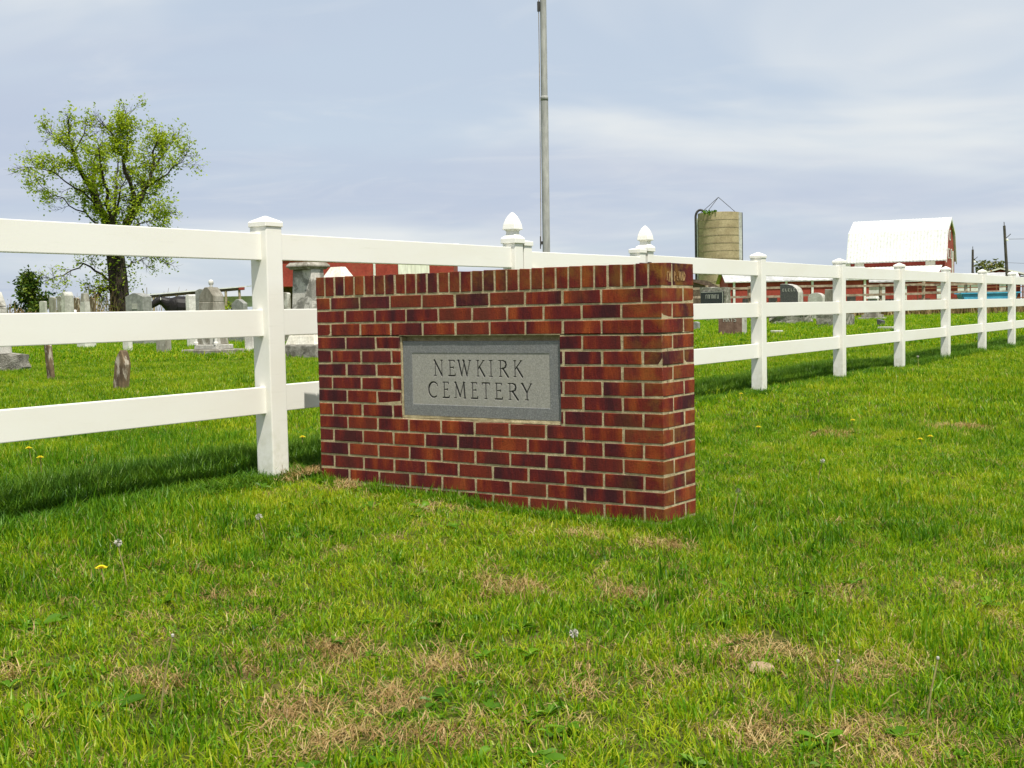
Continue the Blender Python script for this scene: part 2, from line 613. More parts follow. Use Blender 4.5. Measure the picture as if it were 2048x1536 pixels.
    mottled('grey_metal', (0.34, 0.34, 0.33), (0.50, 0.50, 0.485), 0.6, rough=0.5, bump=0, c3=(0.62, 0.61, 0.58), s3=0.35, lo3=0.5, hi3=0.7)
    mottled('rust', (0.16, 0.065, 0.03), (0.30, 0.14, 0.06), 1.5, rough=0.9)
    mottled('silo_stave', (0.28, 0.22, 0.13), (0.37, 0.30, 0.185), 0.9, rough=0.9, bump=0.15, c3=(0.42, 0.335, 0.21), s3=0.5, lo3=0.5, hi3=0.7)
    mottled('dark_iron', (0.03, 0.028, 0.028), (0.06, 0.055, 0.05), 4, rough=0.6, bump=0)
    mottled('pale_pipe', (0.48, 0.47, 0.45), (0.62, 0.61, 0.58), 4, rough=0.5, bump=0)
    mottled('old_wood', (0.22, 0.17, 0.11), (0.40, 0.33, 0.23), 5, rough=0.9, bump=0.2, c3=(0.13, 0.10, 0.07), s3=2.0, lo3=0.55, hi3=0.7)
    mottled('dark_wood', (0.07, 0.05, 0.035), (0.14, 0.105, 0.075), 5, rough=0.9, bump=0.2)
    mottled('utility_wood', (0.045, 0.038, 0.032), (0.085, 0.072, 0.06), 3, rough=0.9, bump=0)
    mottled('blue_paint', (0.045, 0.27, 0.42), (0.07, 0.36, 0.50), 2, rough=0.4, bump=0, spec=0.5)
    mottled('cow_hide', (0.006, 0.005, 0.005), (0.014, 0.011, 0.010), 6, rough=0.55, bump=0)
    mottled('bark', (0.022, 0.016, 0.012), (0.062, 0.046, 0.032), 3, rough=0.95, bump=0.9, dist=0.08, stretch=(1, 1, 0.35))
    mottled('galvanized', (0.30, 0.30, 0.28), (0.42, 0.415, 0.39), 2.2, rough=0.5, bump=0.03, spec=0.5, c3=(0.22, 0.215, 0.19), s3=1.4, lo3=0.55, hi3=0.7, stretch=(1, 1, 0.25))
    mottled('hardware_black', (0.012, 0.012, 0.012), (0.03, 0.03, 0.03), 40, rough=0.5, bump=0)
    mottled('dandelion_yellow', (0.72, 0.56, 0.008), (0.80, 0.66, 0.015), 200, rough=0.8, bump=0)
    mottled('seed_fluff', (0.36, 0.34, 0.29), (0.46, 0.44, 0.38), 300, rough=0.9, bump=0)
    mottled('flower_stem', (0.20, 0.16, 0.06), (0.26, 0.24, 0.09), 30, rough=0.7, bump=0)
    mottled('field_stone', (0.27, 0.19, 0.11), (0.38, 0.28, 0.17), 30, rough=0.9, bump=0.4)
    mottled('tag_white', (0.75, 0.74, 0.7), (0.8, 0.79, 0.75), 10, bump=0)


make_materials()


# ------------------------------------------------------------------ ground sheet
def build_ground():
    def axis(c, near, step, far):
        a = list(np.arange(c - near, c + near + 1e-6, step))
        s = step
        x = a[-1]
        while x < far:
            s *= 1.22
            x += s
            a.append(x)
        s = step
        x = a[0]
        lo = []
        while x > -far:
            s *= 1.22
            x -= s
            lo.append(x)
        return np.array(lo[::-1] + a)
    xs = axis(0.5, 9.0, 0.12, 2500)
    ys = axis(3.0, 11.0, 0.12, 2500)
    X, Y = np.meshgrid(xs, ys)
    Z = hgt(X, Y)
    nx, ny = len(xs), len(ys)
    v = np.stack([X.ravel(), Y.ravel(), Z.ravel()], 1)
    i = np.arange(nx * ny).reshape(ny, nx)
    f = np.stack([i[:-1, :-1].ravel(), i[:-1, 1:].ravel(), i[1:, 1:].ravel(), i[1:, :-1].ravel()], 1)
    me = bpy.data.meshes.new('ground')
    me.from_pydata(v.tolist(), [], f.tolist())
    me.polygons.foreach_set('use_smooth', [True] * len(me.polygons))
    me.materials.append(MATS['turf'])
    o = link(bpy.data.objects.new('ground', me))
    tag(o, 'gently sloping mown lawn ground running back to the farm', 'ground', kind='structure')


build_ground()


# ------------------------------------------------------------------ brick entrance wall
BL = 0.2032           # brick module
CH = 0.0677           # course height
J = 0.0098            # joint
TOP = 1.10            # wall top (world z)
WL = 10 * BL - J
WD = 1.5 * BL - J
NC = 18               # courses below the rowlock
ZR = TOP - 0.1016 + J / 2  # underside of rowlock bricks
OX0, OX1 = 0.557, 1.500
OZ1 = TOP - 0.1016 - CH * 3
OZ0 = TOP - 0.1016 - CH * 9


def brick_meshes(lx, ly, lz, n):
    out = []
    for i in range(n):
        m = MB()
        m.box(-lx / 2, lx / 2, -ly / 2, ly / 2, -lz / 2, lz / 2)
        me = bpy.data.meshes.new('brick')
        bm = bmesh.new()
        tmp = m.mesh('tmp', None)
        bm.from_mesh(tmp)
        bpy.data.meshes.remove(tmp)
        for v in bm.verts:
            v.co += Vector([random.uniform(-1, 1) * 0.0014 for _ in range(3)])
        bmesh.ops.bevel(bm, geom=bm.edges[:], offset=random.uniform(0.0018, 0.0032), segments=1, affect='EDGES')
        bm.to_mesh(me)
        bm.free()
        me.materials.append(MATS['brick'])
        out.append(me)
    return out


def build_wall():
    wall = thing('brick_wall', 'free-standing red brick cemetery entrance wall with granite name plaque', 'wall', (WL / 2, WD / 2, 0.0))
    ox, oy = WL / 2, WD / 2
    cache = {}

    def brick(x0, x1, y0, y1, z0, z1, axis='x', name='brick'):
        lx, ly, lz = x1 - x0, y1 - y0, z1 - z0
        if axis == 'y':
            key = (round(ly, 3), round(lx, 3), round(lz, 3))
        else:
            key = (round(lx, 3), round(ly, 3), round(lz, 3))
        if key not in cache:
            cache[key] = brick_meshes(*key, 5 if abs(key[0] - (BL - J)) < 0.01 else 2)
        me = random.choice(cache[key])
        rz = R(90) if axis == 'y' else 0
        j = lambda s: random.uniform(-s, s)
        return inst(name, me, wall, ((x0 + x1) / 2 - ox + j(0.0006), (y0 + y1) / 2 - oy + j(0.0005), (z0 + z1) / 2 + j(0.0006)),
                    (j(0.006), j(0.004), rz + j(0.004)))
    bk = MB()          # middle of the rear face: joined, the photograph never shows it
    half = BL / 2
    for k in range(NC):
        z1 = TOP - 0.1016 - k * CH - J / 2
        z0 = z1 - CH + J
        inop = 3 <= k < 9
        if k % 2 == 0:
            front = [(half + i * BL, half + (i + 1) * BL - J) for i in range(9)]
            brick(0, half - J, 0, BL - J, z0, z1, 'y')
            brick(WL - half + J, WL, 0, BL - J, z0, z1, 'y')
            back = [(i * BL, (i + 1) * BL - J) for i in range(10)]
        else:
            front = [(i * BL, (i + 1) * BL - J) for i in range(10)]
            brick(0, half - J, half, WD, z0, z1, 'y')
            brick(WL - half + J, WL, half, WD, z0, z1, 'y')
            back = [(half + i * BL, half + (i + 1) * BL - J) for i in range(9)]
        for a, b in front:
            segs = [(a, b)]
            if inop:
                segs = []
                if a < OX0 - 0.012:
                    segs.append((a, min(b, OX0)))
                if b > OX1 + 0.012:
                    segs.append((max(a, OX1), b))
            for s, e in segs:
                if e - s > 0.012:
                    brick(s, e, 0, half - J, z0, z1)
        for i, (a, b) in enumerate(back):
            y0, y1 = (BL, WD)
            if k % 2 == 0 and i in (0, len(back) - 1):
                brick(a, b, y0, y1, z0, z1)
            else:
                bk.box(a - ox, b - ox, y0 - oy, y1 - oy, z0, z1)
    b = bk.build('rear_bricks', 'brick', wall, bevel=0.002)
    tag(b, kind='stuff')
    # rowlock coping: 30 bricks on edge in front, 30 longer ones behind
    pitch = (WL + J) / 30
    for i in range(30):
        x0 = i * pitch
        x1 = x0 + pitch - J
        dz = random.uniform(-0.0015, 0.0015)
        o = brick(x0, x1, 0, half - J, ZR, TOP + dz, 'x', 'coping_brick')
        o2 = brick(x0, x1, half, WD, ZR, TOP + dz * 0.6, 'x', 'coping_brick')
        last = (o, o2)
    # scratched initials on the end of the coping
    sm = MB()
    strokes = [(0.020, 0.055, 0.020, 0.022), (0.020, 0.056, 0.034, 0.058), (0.044, 0.062, 0.036, 0.016), (0.044, 0.062, 0.052, 0.016),
               (0.052, 0.060, 0.052, 0.020), (0.085, 0.060, 0.085, 0.018), (0.086, 0.060, 0.098, 0.050), (0.098, 0.050, 0.087, 0.040),
               (0.107, 0.030, 0.120, 0.022), (0.107, 0.036, 0.118, 0.036), (0.128, 0.062, 0.136, 0.020), (0.136, 0.020, 0.144, 0.060),
               (0.152, 0.022, 0.158, 0.062), (0.158, 0.062, 0.166, 0.020), (0.172, 0.060, 0.172, 0.022), (0.172, 0.060, 0.186, 0.044), (0.186, 0.044, 0.176, 0.022)]
    for ya, za, yb, zb in strokes:
        d = Vector((yb - ya, zb - za)).normalized() * 0.0027
        n_ = Vector((-d.y, d.x))
        q = [(ya + n_.x, za + n_.y), (ya - n_.x, za - n_.y), (yb - n_.x, zb - n_.y), (yb + n_.x, zb + n_.y)]
        vv = [(WL - ox + 0.0004, y + 0.03 - oy, ZR + z) for y, z in q] + [(WL - ox + 0.0016, y + 0.03 - oy, ZR + z) for y, z in q]
        sm.add(vv, [(0, 1, 2, 3), (7, 6, 5, 4), (0, 4, 5, 1), (1, 5, 6, 2), (2, 6, 7, 3), (3, 7, 4, 0)])
    sm.build('scratched_letters', 'scratch', wall)
    # mortar core, set back so that the joints read as recesses
    e = 0.0016
    m = MB()
    zb = TOP - 0.1016 - NC * CH
    m.box(e, WL - e, e, WD - e, zb, OZ0 - J / 2)
    m.box(e, WL - e, e, WD - e, OZ1 + J / 2 - 0.004, TOP - 0.0035)
    m.box(e, OX0 - 0.0025, e, 0.05, OZ0 - J / 2 - 0.001, OZ1 + J / 2)
    m.box(OX1 + 0.0025, WL - e, e, 0.05, OZ0 - J / 2 - 0.001, OZ1 + J / 2)
    m.box(e, WL - e, 0.045, WD - e, OZ0 - J / 2 - 0.0005, OZ1 + J / 2 - 0.001)
    m.build('mortar', 'mortar', wall, loc=(-ox, -oy, 0))
    # bed under the plaque and fillets at its sides
    m = MB()
    m.box(OX0, OX1, 0.009, 0.046, OZ0 - 0.004, OZ0 + 0.0145)
    m.build('plaque_bed', 'mortar', wall, loc=(-ox, -oy, 0), cuts=3, jitter=0.0012)
    m = MB()
    m.box(OX0 - 0.001, OX0 + 0.0095, 0.008, 0.046, OZ0 + 0.013, OZ1 - 0.004)
    m.build('plaque_fillet', 'mortar', wall, loc=(-ox, -oy, 0), cuts=3, jitter=0.0012)
    # ---- granite plaque
    px0, px1 = OX0 + 0.010, OX1 - 0.004
    pz0, pz1 = OZ0 + 0.015, OZ1 - 0.026
    yf = 0.012
    k = 1.0 / 1899.0                      # metres for one unit of the inscription drawing
    def ux(u):
        return OX0 + (u - 122) * (OX1 - OX0) / (1918 - 122)
    ix0, ix1 = ux(250), ux(1800)
    iz1 = pz1 - 0.056
    iz0 = pz0 + 0.056
    c = 0.0018
    v = []
    def ring(x0, x1, z0, z1, y):
        n = len(v)
        v.extend([(x0, y, z0), (x1, y, z0), (x1, y, z1), (x0, y, z1)])
        return n
    b_ = 0.0025
    A0 = ring(px0, px1, pz0, pz1, 0.046)
    A1 = ring(px0, px1, pz0, pz1, yf + b_)
    A2 = ring(px0 + b_, px1 - b_, pz0 + b_, pz1 - b_, yf)
    A3 = ring(ix0, ix1, iz0, iz1, yf)
    A4 = ring(ix0 + c, ix1 - c, iz0 + c, iz1 - c, yf + c)
    f = []
    for p, q in ((A0, A1), (A1, A2), (A2, A3), (A3, A4)):
        for i in range(4):
            jn = (i + 1) % 4
            f.append((p + i, p + jn, q + jn, q + i))
    pl = MB().add(v, f).build('plaque', 'granite_border', wall, loc=(-ox, -oy, 0))
    pl['label'] = 'dark grey granite plaque set into the brickwork'
    # ---- inscription: V-cut letters as a height field
    seg = []
    T, t = 0.0058, 0.0034

    def S(ch, x0, x1, z0, z1, items):
        for it in items:
            (a, b_, c_, d_), w = it
            seg.append((x0 + (x1 - x0) * a, z0 + (z1 - z0) * b_, x0 + (x1 - x0) * c_, z0 + (z1 - z0) * d_, w))
    sf = lambda x, y, h=0.11: ((x - h, y, x + h, y), t)
    stem = lambda x: ((x, 0, x, 1), t * 1.15)
    arcR = [((0.15, 1, 0.5, 1), t), ((0.5, 1, 0.72, 0.93), T * .8), ((0.72, 0.93, 0.80, 0.76), T), ((0.80, 0.76, 0.72, 0.58), T), ((0.72, 0.58, 0.5, 0.5), T * .8), ((0.5, 0.5, 0.15, 0.5), t)]
    G = {
        'N': [((0.12, 0, 0.12, 1), t), ((0.06, 1, 0.90, 0.0), T), ((0.90, 0, 0.90, 1), t), sf(0.12, 0), sf(0.90, 1), ((-0.02, 1, 0.1, 1), t)],
        'E': [stem(0.22), ((0.05, 1, 0.88, 1), t), ((0.22, 0.53, 0.74, 0.53), t), ((0.05, 0, 0.95, 0), T * .8), ((0.88, 1, 0.88, 0.9), t), ((0.95, 0, 1.0, 0.12), t), ((0.74, 0.58, 0.74, 0.47), t)],
        'W': [((0.06, 1, 0.30, 0.02), T), ((0.30, 0.02, 0.52, 0.96), t), ((0.44, 1, 0.70, 0.02), T), ((0.70, 0.02, 0.96, 1), t), sf(0.06, 1, 0.07), sf(0.95, 1, 0.07), sf(0.45, 1, 0.06)],
        'K': [stem(0.18), ((0.88, 1, 0.20, 0.45), t), ((0.38, 0.58, 0.98, 0.0), T), sf(0.18, 0), sf(0.18, 1), sf(0.88, 1, 0.1)],
        'I': [stem(0.5), sf(0.5, 0, 0.4), sf(0.5, 1, 0.4)],
        'R': [stem(0.2), *arcR, ((0.45, 0.5, 1.0, -0.02), T), sf(0.2, 0), sf(0.15, 1, 0.12)],
        'C': [],
        'M': [((0.10, 0, 0.16, 1), t), ((0.10, 1, 0.50, 0.10), T), ((0.50, 0.10, 0.84, 1), t), ((0.84, 1, 0.92, 0), T), sf(0.08, 0, 0.08), sf(0.92, 0, 0.08), ((0.02, 1, 0.12, 1), t), ((0.84, 1, 0.96, 1), t)],
        'T': [stem(0.5), ((0.05, 1, 0.95, 1), t * 1.2), ((0.05, 1, 0.02, 0.88), t), ((0.95, 1, 0.98, 0.88), t), sf(0.5, 0, 0.14)],
        'Y': [((0.08, 1, 0.52, 0.45), T), ((0.95, 1, 0.52, 0.45), t), ((0.52, 0, 0.52, 0.45), T * .8), sf(0.52, 0, 0.14), sf(0.08, 1, 0.09), sf(0.93, 1, 0.09)],
    }
    pts = [(0.5 + 0.5 * math.cos(R(a)), 0.5 + 0.5 * math.sin(R(a))) for a in range(48, 320, 17)]
    G['C'] = [((*pts[i], *pts[i + 1]), t + (T - t) * min(1, max(0, 0.3 + 0.9 * (1 - abs(i - 7) / 7)))) for i in range(len(pts) - 1)] + [((0.84, 0.9, 0.88, 0.74), t)]
    zmid = (iz0 + iz1) / 2
    H_ = 0.074
    zA = zmid + 0.016
    zB = zmid - 0.016 - H_
    for ch, a, b2 in (('N', 512, 612), ('E', 680, 758), ('W', 788, 935), ('K', 1000, 1092), ('I', 1143, 1182), ('R', 1248, 1350), ('K', 1408, 1506)):
        S(ch, ux(a), ux(b2), zA, zA + H_, G[ch])
    for ch, a, b2 in (('C', 442, 560), ('E', 608, 683), ('M', 745, 872), ('E', 935, 1010), ('T', 1058, 1146), ('E', 1203, 1285), ('R', 1345, 1452), ('Y', 1492, 1602)):
        S(ch, ux(a), ux(b2), zB, zB + H_, G[ch])
    gx0, gx1 = ux(425), ux(1620)
    gz0, gz1 = zB - 0.012, zA + H_ + 0.012
    res = 0.0014
    nx, nz = int((gx1 - gx0) / res), int((gz1 - gz0) / res)
    X, Z = np.meshgrid(np.linspace(gx0, gx1, nx), np.linspace(gz0, gz1, nz))
    dep = np.zeros_like(X)
    for xa, za, xb, zb2, w in seg:
        mnx, mxx = min(xa, xb) - w, max(xa, xb) + w
        mnz, mxz = min(za, zb2) - w, max(za, zb2) + w
        i0, i1 = np.searchsorted(X[0], [mnx, mxx])
        j0, j1 = np.searchsorted(Z[:, 0], [mnz, mxz])
        i1 += 1
        j1 += 1
        xx, z2 = X[j0:j1, i0:i1], Z[j0:j1, i0:i1]
        if xx.size == 0:
            continue
        dx, dz = xb - xa, zb2 - za
        l2 = dx * dx + dz * dz
        tt = np.clip(((xx - xa) * dx + (z2 - za) * dz) / l2, 0, 1)
        dist = np.hypot(xx - xa - tt * dx, z2 - za - tt * dz)
        dep[j0:j1, i0:i1] = np.maximum(dep[j0:j1, i0:i1], np.clip(w - dist, 0, None) * 1.15)
    ybase = yf + c
    V = np.stack([X.ravel() - ox, (ybase + dep.ravel()) - oy, Z.ravel()], 1)
    idx = np.arange(nx * nz).reshape(nz, nx)
    F = np.stack([idx[:-1, :-1].ravel(), idx[:-1, 1:].ravel(), idx[1:, 1:].ravel(), idx[1:, :-1].ravel()], 1).tolist()
    V = V.tolist()
    n = len(V)
    bx0, bx1, bz0, bz1 = ix0 + c, ix1 - c, iz0 + c, iz1 - c
    y = ybase - oy
    xs4 = [bx0 - ox, gx0 - ox, gx1 - ox, bx1 - ox]
    zs4 = [bz0, gz0, gz1, bz1]
    for zz in zs4:
        for xx in xs4:
            V.append((xx, y, zz))
    for jz in range(3):
        for jx in range(3):
            if jz == 1 and jx == 1:
                continue
            a = n + jz * 4 + jx
            F.append((a, a + 1, a + 5, a + 4))
    me = bpy.data.meshes.new('inscription_panel')
    me.from_pydata(V, [], F)
    at = me.attributes.new('groove_shade', 'FLOAT', 'POINT')
    groove_shade = np.zeros(len(V), dtype=np.float32)
    groove_shade[:n] = np.clip(dep.ravel() / 0.0022, 0, 1)  # painted groove shadow, darker where the cut is deeper
    at.data.foreach_set('value', groove_shade)
    me.materials.append(MATS['granite_panel'])
    o = link(bpy.data.objects.new('inscription_panel', me))
    o.parent = pl
    o.location = (ox, oy, 0)
    o['label'] = 'pale inscribed panel with cut letters reading NEWKIRK CEMETERY'


build_wall()


# ------------------------------------------------------------------ white vinyl fence and gate
def fence_x(y):
    s = y + 0.15
    return -0.265 - 0.033 * s - 0.00045 * s * s


PW = 0.117
RAILS = (1.34, 0.94, 0.54)
RH, RT = 0.1397, 0.040


def hollow_post_mesh(h):
    m = MB()
    m.box(-PW / 2, PW / 2, -PW / 2, PW / 2, -0.35, h)
    return m.mesh('post', 'vinyl', bevel=0.006, seg=2)


def cap_mesh():
    m = MB()
    a = PW / 2 + 0.006
    m.lathe([(a, 0.0), (a, 0.026), (a - 0.012, 0.034), (0.006, 0.058)], square=True)
    return m.mesh('post_cap', 'vinyl', bevel=0.0025)


def finial_mesh():
    m = MB()
    a = 0.061
    m.lathe([(a, 0.0), (a, 0.034), (a - 0.006, 0.042), (0.040, 0.054), (0.034, 0.062), (0.033, 0.082), (0.038, 0.090),
             (0.051, 0.094), (0.050, 0.104), (0.046, 0.130), (0.037, 0.160), (0.024, 0.188), (0.009, 0.208), (0.002, 0.212)], square=True)
    return m.mesh('finial', 'vinyl', bevel=0.0025)


POST_ME = hollow_post_mesh(1.385)
PW, GATE_W = 0.1016, 0.1016
GPOST_ME = hollow_post_mesh(1.385)
PW = 0.117
CAP_ME = cap_mesh()
FIN_ME = finial_mesh()


def rail_between(y0, y1, ztop, parent, base, name='rail'):
    x0, x1 = fence_x(y0), fence_x(y1)
    d = Vector((x1 - x0, y1 - y0, 0))
    L = d.length - PW + 0.02
    m = MB()
    m.box(-RT / 2, RT / 2, -L / 2, L / 2, -RH, 0)
    return m.build(name, 'vinyl', parent, loc=((x0 + x1) / 2 - base[0], (y0 + y1) / 2 - base[1], ztop - base[2]),
                   rot=(0, 0, math.atan2(d.y, d.x) - math.pi / 2), bevel=0.004, seg=2)


def fence_run(ys, label, finials=()):
    base = (fence_x(ys[0]), ys[0], H(fence_x(ys[0]), ys[0]))
    f = thing('rail_fence', label, 'fence', base)
    ang = math.atan2(fence_x(ys[-1]) - fence_x(ys[0]), -(ys[-1] - ys[0]))
    for i, y in enumerate(ys):
        x = fence_x(y)
        rz = math.atan2(fence_x(y + 0.1) - fence_x(y - 0.1), 0.2) * -1
        p = inst('post', GPOST_ME if y in finials else POST_ME, f, (x - base[0], y - base[1], -base[2] + 0.0), (0, 0, rz))
        c = inst('finial_cap' if y in finials else 'post_cap', FIN_ME if y in finials else CAP_ME, p, (0, 0, 1.372 if y not in finials else 1.366))
    for a, b in zip(ys, ys[1:]):
        for zt in RAILS:
            rail_between(a, b, zt + random.uniform(-0.003, 0.003), f, base)
    return f


G1, G2 = 2.27, 4.24
fence_run([-5.0, -2.53, -0.085, G1], 'white vinyl three-rail fence left of the brick wall, ending in a finial gate post', (G1,))
fence_run([G2] + [6.65 + 2.44 * i for i in range(10)], 'white vinyl three-rail fence receding to the right of the brick wall', (G2,))


def build_gate():
    base = (fence_x(G1 + 0.2), G1 + 0.1, H(fence_x(G1 + 0.2), G1 + 0.1))
    g = thing('gate', 'white vinyl gate with diagonal brace between two finial posts', 'gate', base)
    y0, y1 = G1 + PW / 2 + 0.015, G2 - PW / 2 - 0.03
    s = 0.095
    for yc in (y0 + s / 2, y1 - s / 2):
        x = fence_x(yc)
        m = MB()
        m.box(-s / 2, s / 2, -s / 2, s / 2, 0.14, 1.365)
        st = m.build('stile', 'vinyl', g, loc=(x - base[0], yc - base[1], -base[2]), bevel=0.004)
        m = MB()
        a = s / 2 + 0.007
        m.lathe([(a, 0), (a, 0.03), (a - 0.02, 0.036)], square=True)
        m.build('stile_cap', 'vinyl', st, loc=(0, 0, 1.352), bevel=0.002)
    for zt in (1.32, 0.93, 0.53):
        m = MB()
        m.box(-0.018, 0.018, y0 + s, y1 - s, zt - 0.14, zt)
        m.build('rail', 'vinyl', g, loc=(fence_x((y0 + y1) / 2) - base[0], -base[1], -base[2]), bevel=0.003)
    m = MB()
    ya, yb = y0 + s + 0.01, y1 - s - 0.01
    d = Vector((yb - ya, 0.55 - 1.17)).normalized()
    nn = Vector((-d.y, d.x)) * 0.06
    q = [(ya + nn.x, 1.17 + nn.y), (ya - nn.x, 1.17 - nn.y), (yb - nn.x, 0.55 - nn.y), (yb + nn.x, 0.55 + nn.y)]
    vv = [(0.022, y, z) for y, z in q] + [(0.040, y, z) for y, z in q]
    m.add(vv, [(0, 1, 2, 3), (7, 6, 5, 4), (0, 4, 5, 1), (1, 5, 6, 2), (2, 6, 7, 3), (3, 7, 4, 0)])
    m.build('brace', 'vinyl', g, loc=(fence_x((y0 + y1) / 2) - base[0], -base[1], -base[2]))
    for zt in (1.25, 0.55):
        m = MB()
        m.box(0.068, 0.078, y1 - 0.14, y1 + 0.12, zt - 0.02, zt + 0.02)
        m.box(0.064, 0.086, y1 + 0.00, y1 + 0.03, zt - 0.032, zt + 0.028)
        m.build('hinge', 'hardware_black', g, loc=(fence_x(y1) - base[0], -base[1], -base[2]))


build_gate()


# ------------------------------------------------------------------ flagpole
def build_flagpole():
    x, y = -6.52, 11.92
    f = thing('flagpole', 'tall galvanized steel flagpole rising behind the gate', 'flagpole', (x, y, H(x, y)), tilt=(-0.0033, 0.005))
    m = MB()
    m.tube([(0, 0, 0), (0, 0, 4.25)], 0.060, 20, cap=False)
    m.build('lower_tube', 'galvanized', f, smooth=True)
    m = MB()
    m.tube([(0, 0, 4.22), (0, 0, 9.2)], [0.0535, 0.047], 20, cap=False)
    m.build('upper_tube', 'galvanized', f, smooth=True)
    m = MB()
    m.lathe([(0.0615, 4.20), (0.0615, 4.26), (0.055, 4.275)], 20)
    m.build('collar', 'galvanized', f, smooth=True)
    m = MB()
    m.box(-0.10, -0.06, -0.03, 0.01, 1.93, 1.98)
    m.box(-0.10, -0.085, -0.025, 0.005, 1.86, 2.06)
    m.build('cleat', 'dark_iron', f, rot=(0, 0, R(33)))
    m = MB()
    m.tube([(-0.085, -0.01, 1.9), (-0.072, -0.01, 4.2), (-0.072, -0.01, 9.0)], 0.006, 6)
    m.build('rope', 'old_wood', f, rot=(0, 0, R(33)))
    m = MB()
    m.box(-0.095, -0.05, -0.03, 0.01, 5.60, 5.75)
    m.build('bracket', 'dark_iron', f, rot=(0, 0, R(33)))
    m = MB()
    m.lathe([(0.02, 9.2), (0.06, 9.24), (0.06, 9.30), (0.02, 9.35)], 12)
    m.build('truck', 'galvanized', f)


build_flagpole()

# ------------------------------------------------------------------ headstones
ST = {
 'far_left': (-15.28, 7.62, 1.08, 0.30, 1.38), 'slim': (-11.20, 6.04, 0.10, 0.07, 0.56), 'lancet': (-7.96, 4.78, 0.20, 0.10, 0.50),
 'r1': (-36.32, 22.91, 0.36, 0.10, 1.60), 'r2': (-35.15, 22.51, 0.35, 0.09, 1.72), 'r3': (-34.03, 22.05, 0.28, 0.09, 1.73),
 'r4': (-33.03, 21.65, 0.22, 0.36, 1.86), 'r5': (-37.04, 24.86, 0.33, 0.10, 1.74), 'obel': (-27.77, 18.57, 0.34, 0.26, 1.68),
 'r6': (-38.21, 26.44, 0.26, 0.10, 1.73), 'low1': (-23.03, 16.44, 0.26, 0.13, 1.00), 'gran': (-28.71, 21.28, 0.89, 0.36, 1.71),
 'low2': (-20.55, 15.63, 0.37, 0.18, 1.00), 'wht': (-23.96, 19.42, 0.16, 0.26, 1.53), 'dgrey': (-22.93, 18.95, 0.41, 0.13, 1.68),
 'finial': (-17.70, 14.74, 0.76, 0.30, 1.72), 'grey3': (-26.67, 23.75, 0.59, 0.18, 1.45), 'thin': (-17.60, 15.84, 0.28, 0.19, 0.83),
 'bit': (-22.46, 21.73, 0.34, 0.14, 1.56), 'ped': (-13.29, 13.43, 0.61, 0.36, 1.92), 'gab': (-14.33, 15.41, 0.60, 0.40, 1.90),
 'black': (-19.05, 43.68, 1.17, 0.80, 1.43), 'serp': (-13.11, 37.69, 0.69, 0.62, 1.44), 'arch': (-14.11, 42.61, 0.62, 0.30, 1.09),
 'two': (-10.38, 34.77, 0.87, 0.61, 1.22), 'step': (-11.47, 41.49, 0.52, 0.60, 0.86), 'red': (-11.01, 28.31, 0.74, 0.34, 0.93),
 'dblk': (-8.83, 34.67, 0.16, 0.20, 0.19), 'slab1': (-7.59, 31.53, 0.46, 0.28, 0.09), 'slab2': (-10.02, 29.16, 0.32, 0.20, 0.09),
 'small': (-14.45, 32.76, 0.24, 0.16, 0.28),
}
STONES_G = 'old headstones in the cemetery'


def stone_root(key, name, label, tilt=(0, 0), cat='headstone', rz=0.0):
    x, y, w, d, h = ST[key]
    return thing(name, label, cat, (x, y, H(x, y)), rz, STONES_G, tilt), w, d, h


def arc_top(w, z0, rise, n=10, pointed=False):
    """outline from right to left over the top"""
    pts = []
    for i in range(n + 1):
        a = math.pi * i / n
        x = w / 2 * math.cos(a)
        if pointed:
            s = math.sin(a)
            z = z0 + rise * (1 - (abs(math.cos(a))) ** 1.6)
        else:
            z = z0 + rise * math.sin(a)
        pts.append((x, z))
    return pts


def tablet(key, name, label, mat, rise=0.1, pointed=False, base=None, tilt=(0, 0), taper=0.0, rz=0.0, bev=0.01):
    t, w, d, h = stone_root(key, name, label, tilt, rz=rz)
    zb = 0.0
    if base:
        bw, bd, bh = base
        MB().box(-bw / 2, bw / 2, -bd / 2, bd / 2, -0.15, bh).build('plinth', mat, t, bevel=0.012, seg=2)
        zb = bh
    wt = w * (1 - taper)
    top = arc_top(wt, h - rise, rise, 10, pointed)
    poly = [(-w / 2, zb - (0 if base else 0.2)), (w / 2, zb - (0 if base else 0.2))] + top
    MB().prism(poly, -d / 2, d / 2).build('slab', mat, t, bevel=bev, seg=1)
    return t, w, d, h


def roof_top(key, name, label, mat, rise, base=None, tilt=(0, 0)):
    """upright stone whose top is a low gable across its width"""
    t, w, d, h = stone_root(key, name, label, tilt)
    zb = 0
    if base:
        bw, bd, bh = base
        MB().box(-bw / 2, bw / 2, -bd / 2, bd / 2, -0.15, bh).build('plinth', mat, t, bevel=0.012)
        zb = bh
    poly = [(-w / 2, zb - 0.02), (w / 2, zb - 0.02), (w / 2, h - rise), (w * 0.08, h), (-w * 0.08, h), (-w / 2, h - rise)]
    MB().prism(poly, -d / 2, d / 2).build('die', mat, t, bevel=0.01)
    return t, w, d, h


def rough_block(parent, name, mat, x0, x1, y0, y1, z0, z1, amt, cuts=3):
    m = MB()
    m.box(x0, x1, y0, y1, z0, z1)
    me = m.mesh(name, mat, cuts=cuts, jitter=amt)
    o = link(bpy.data.objects.new(name, me))
    o.parent = parent
    return o


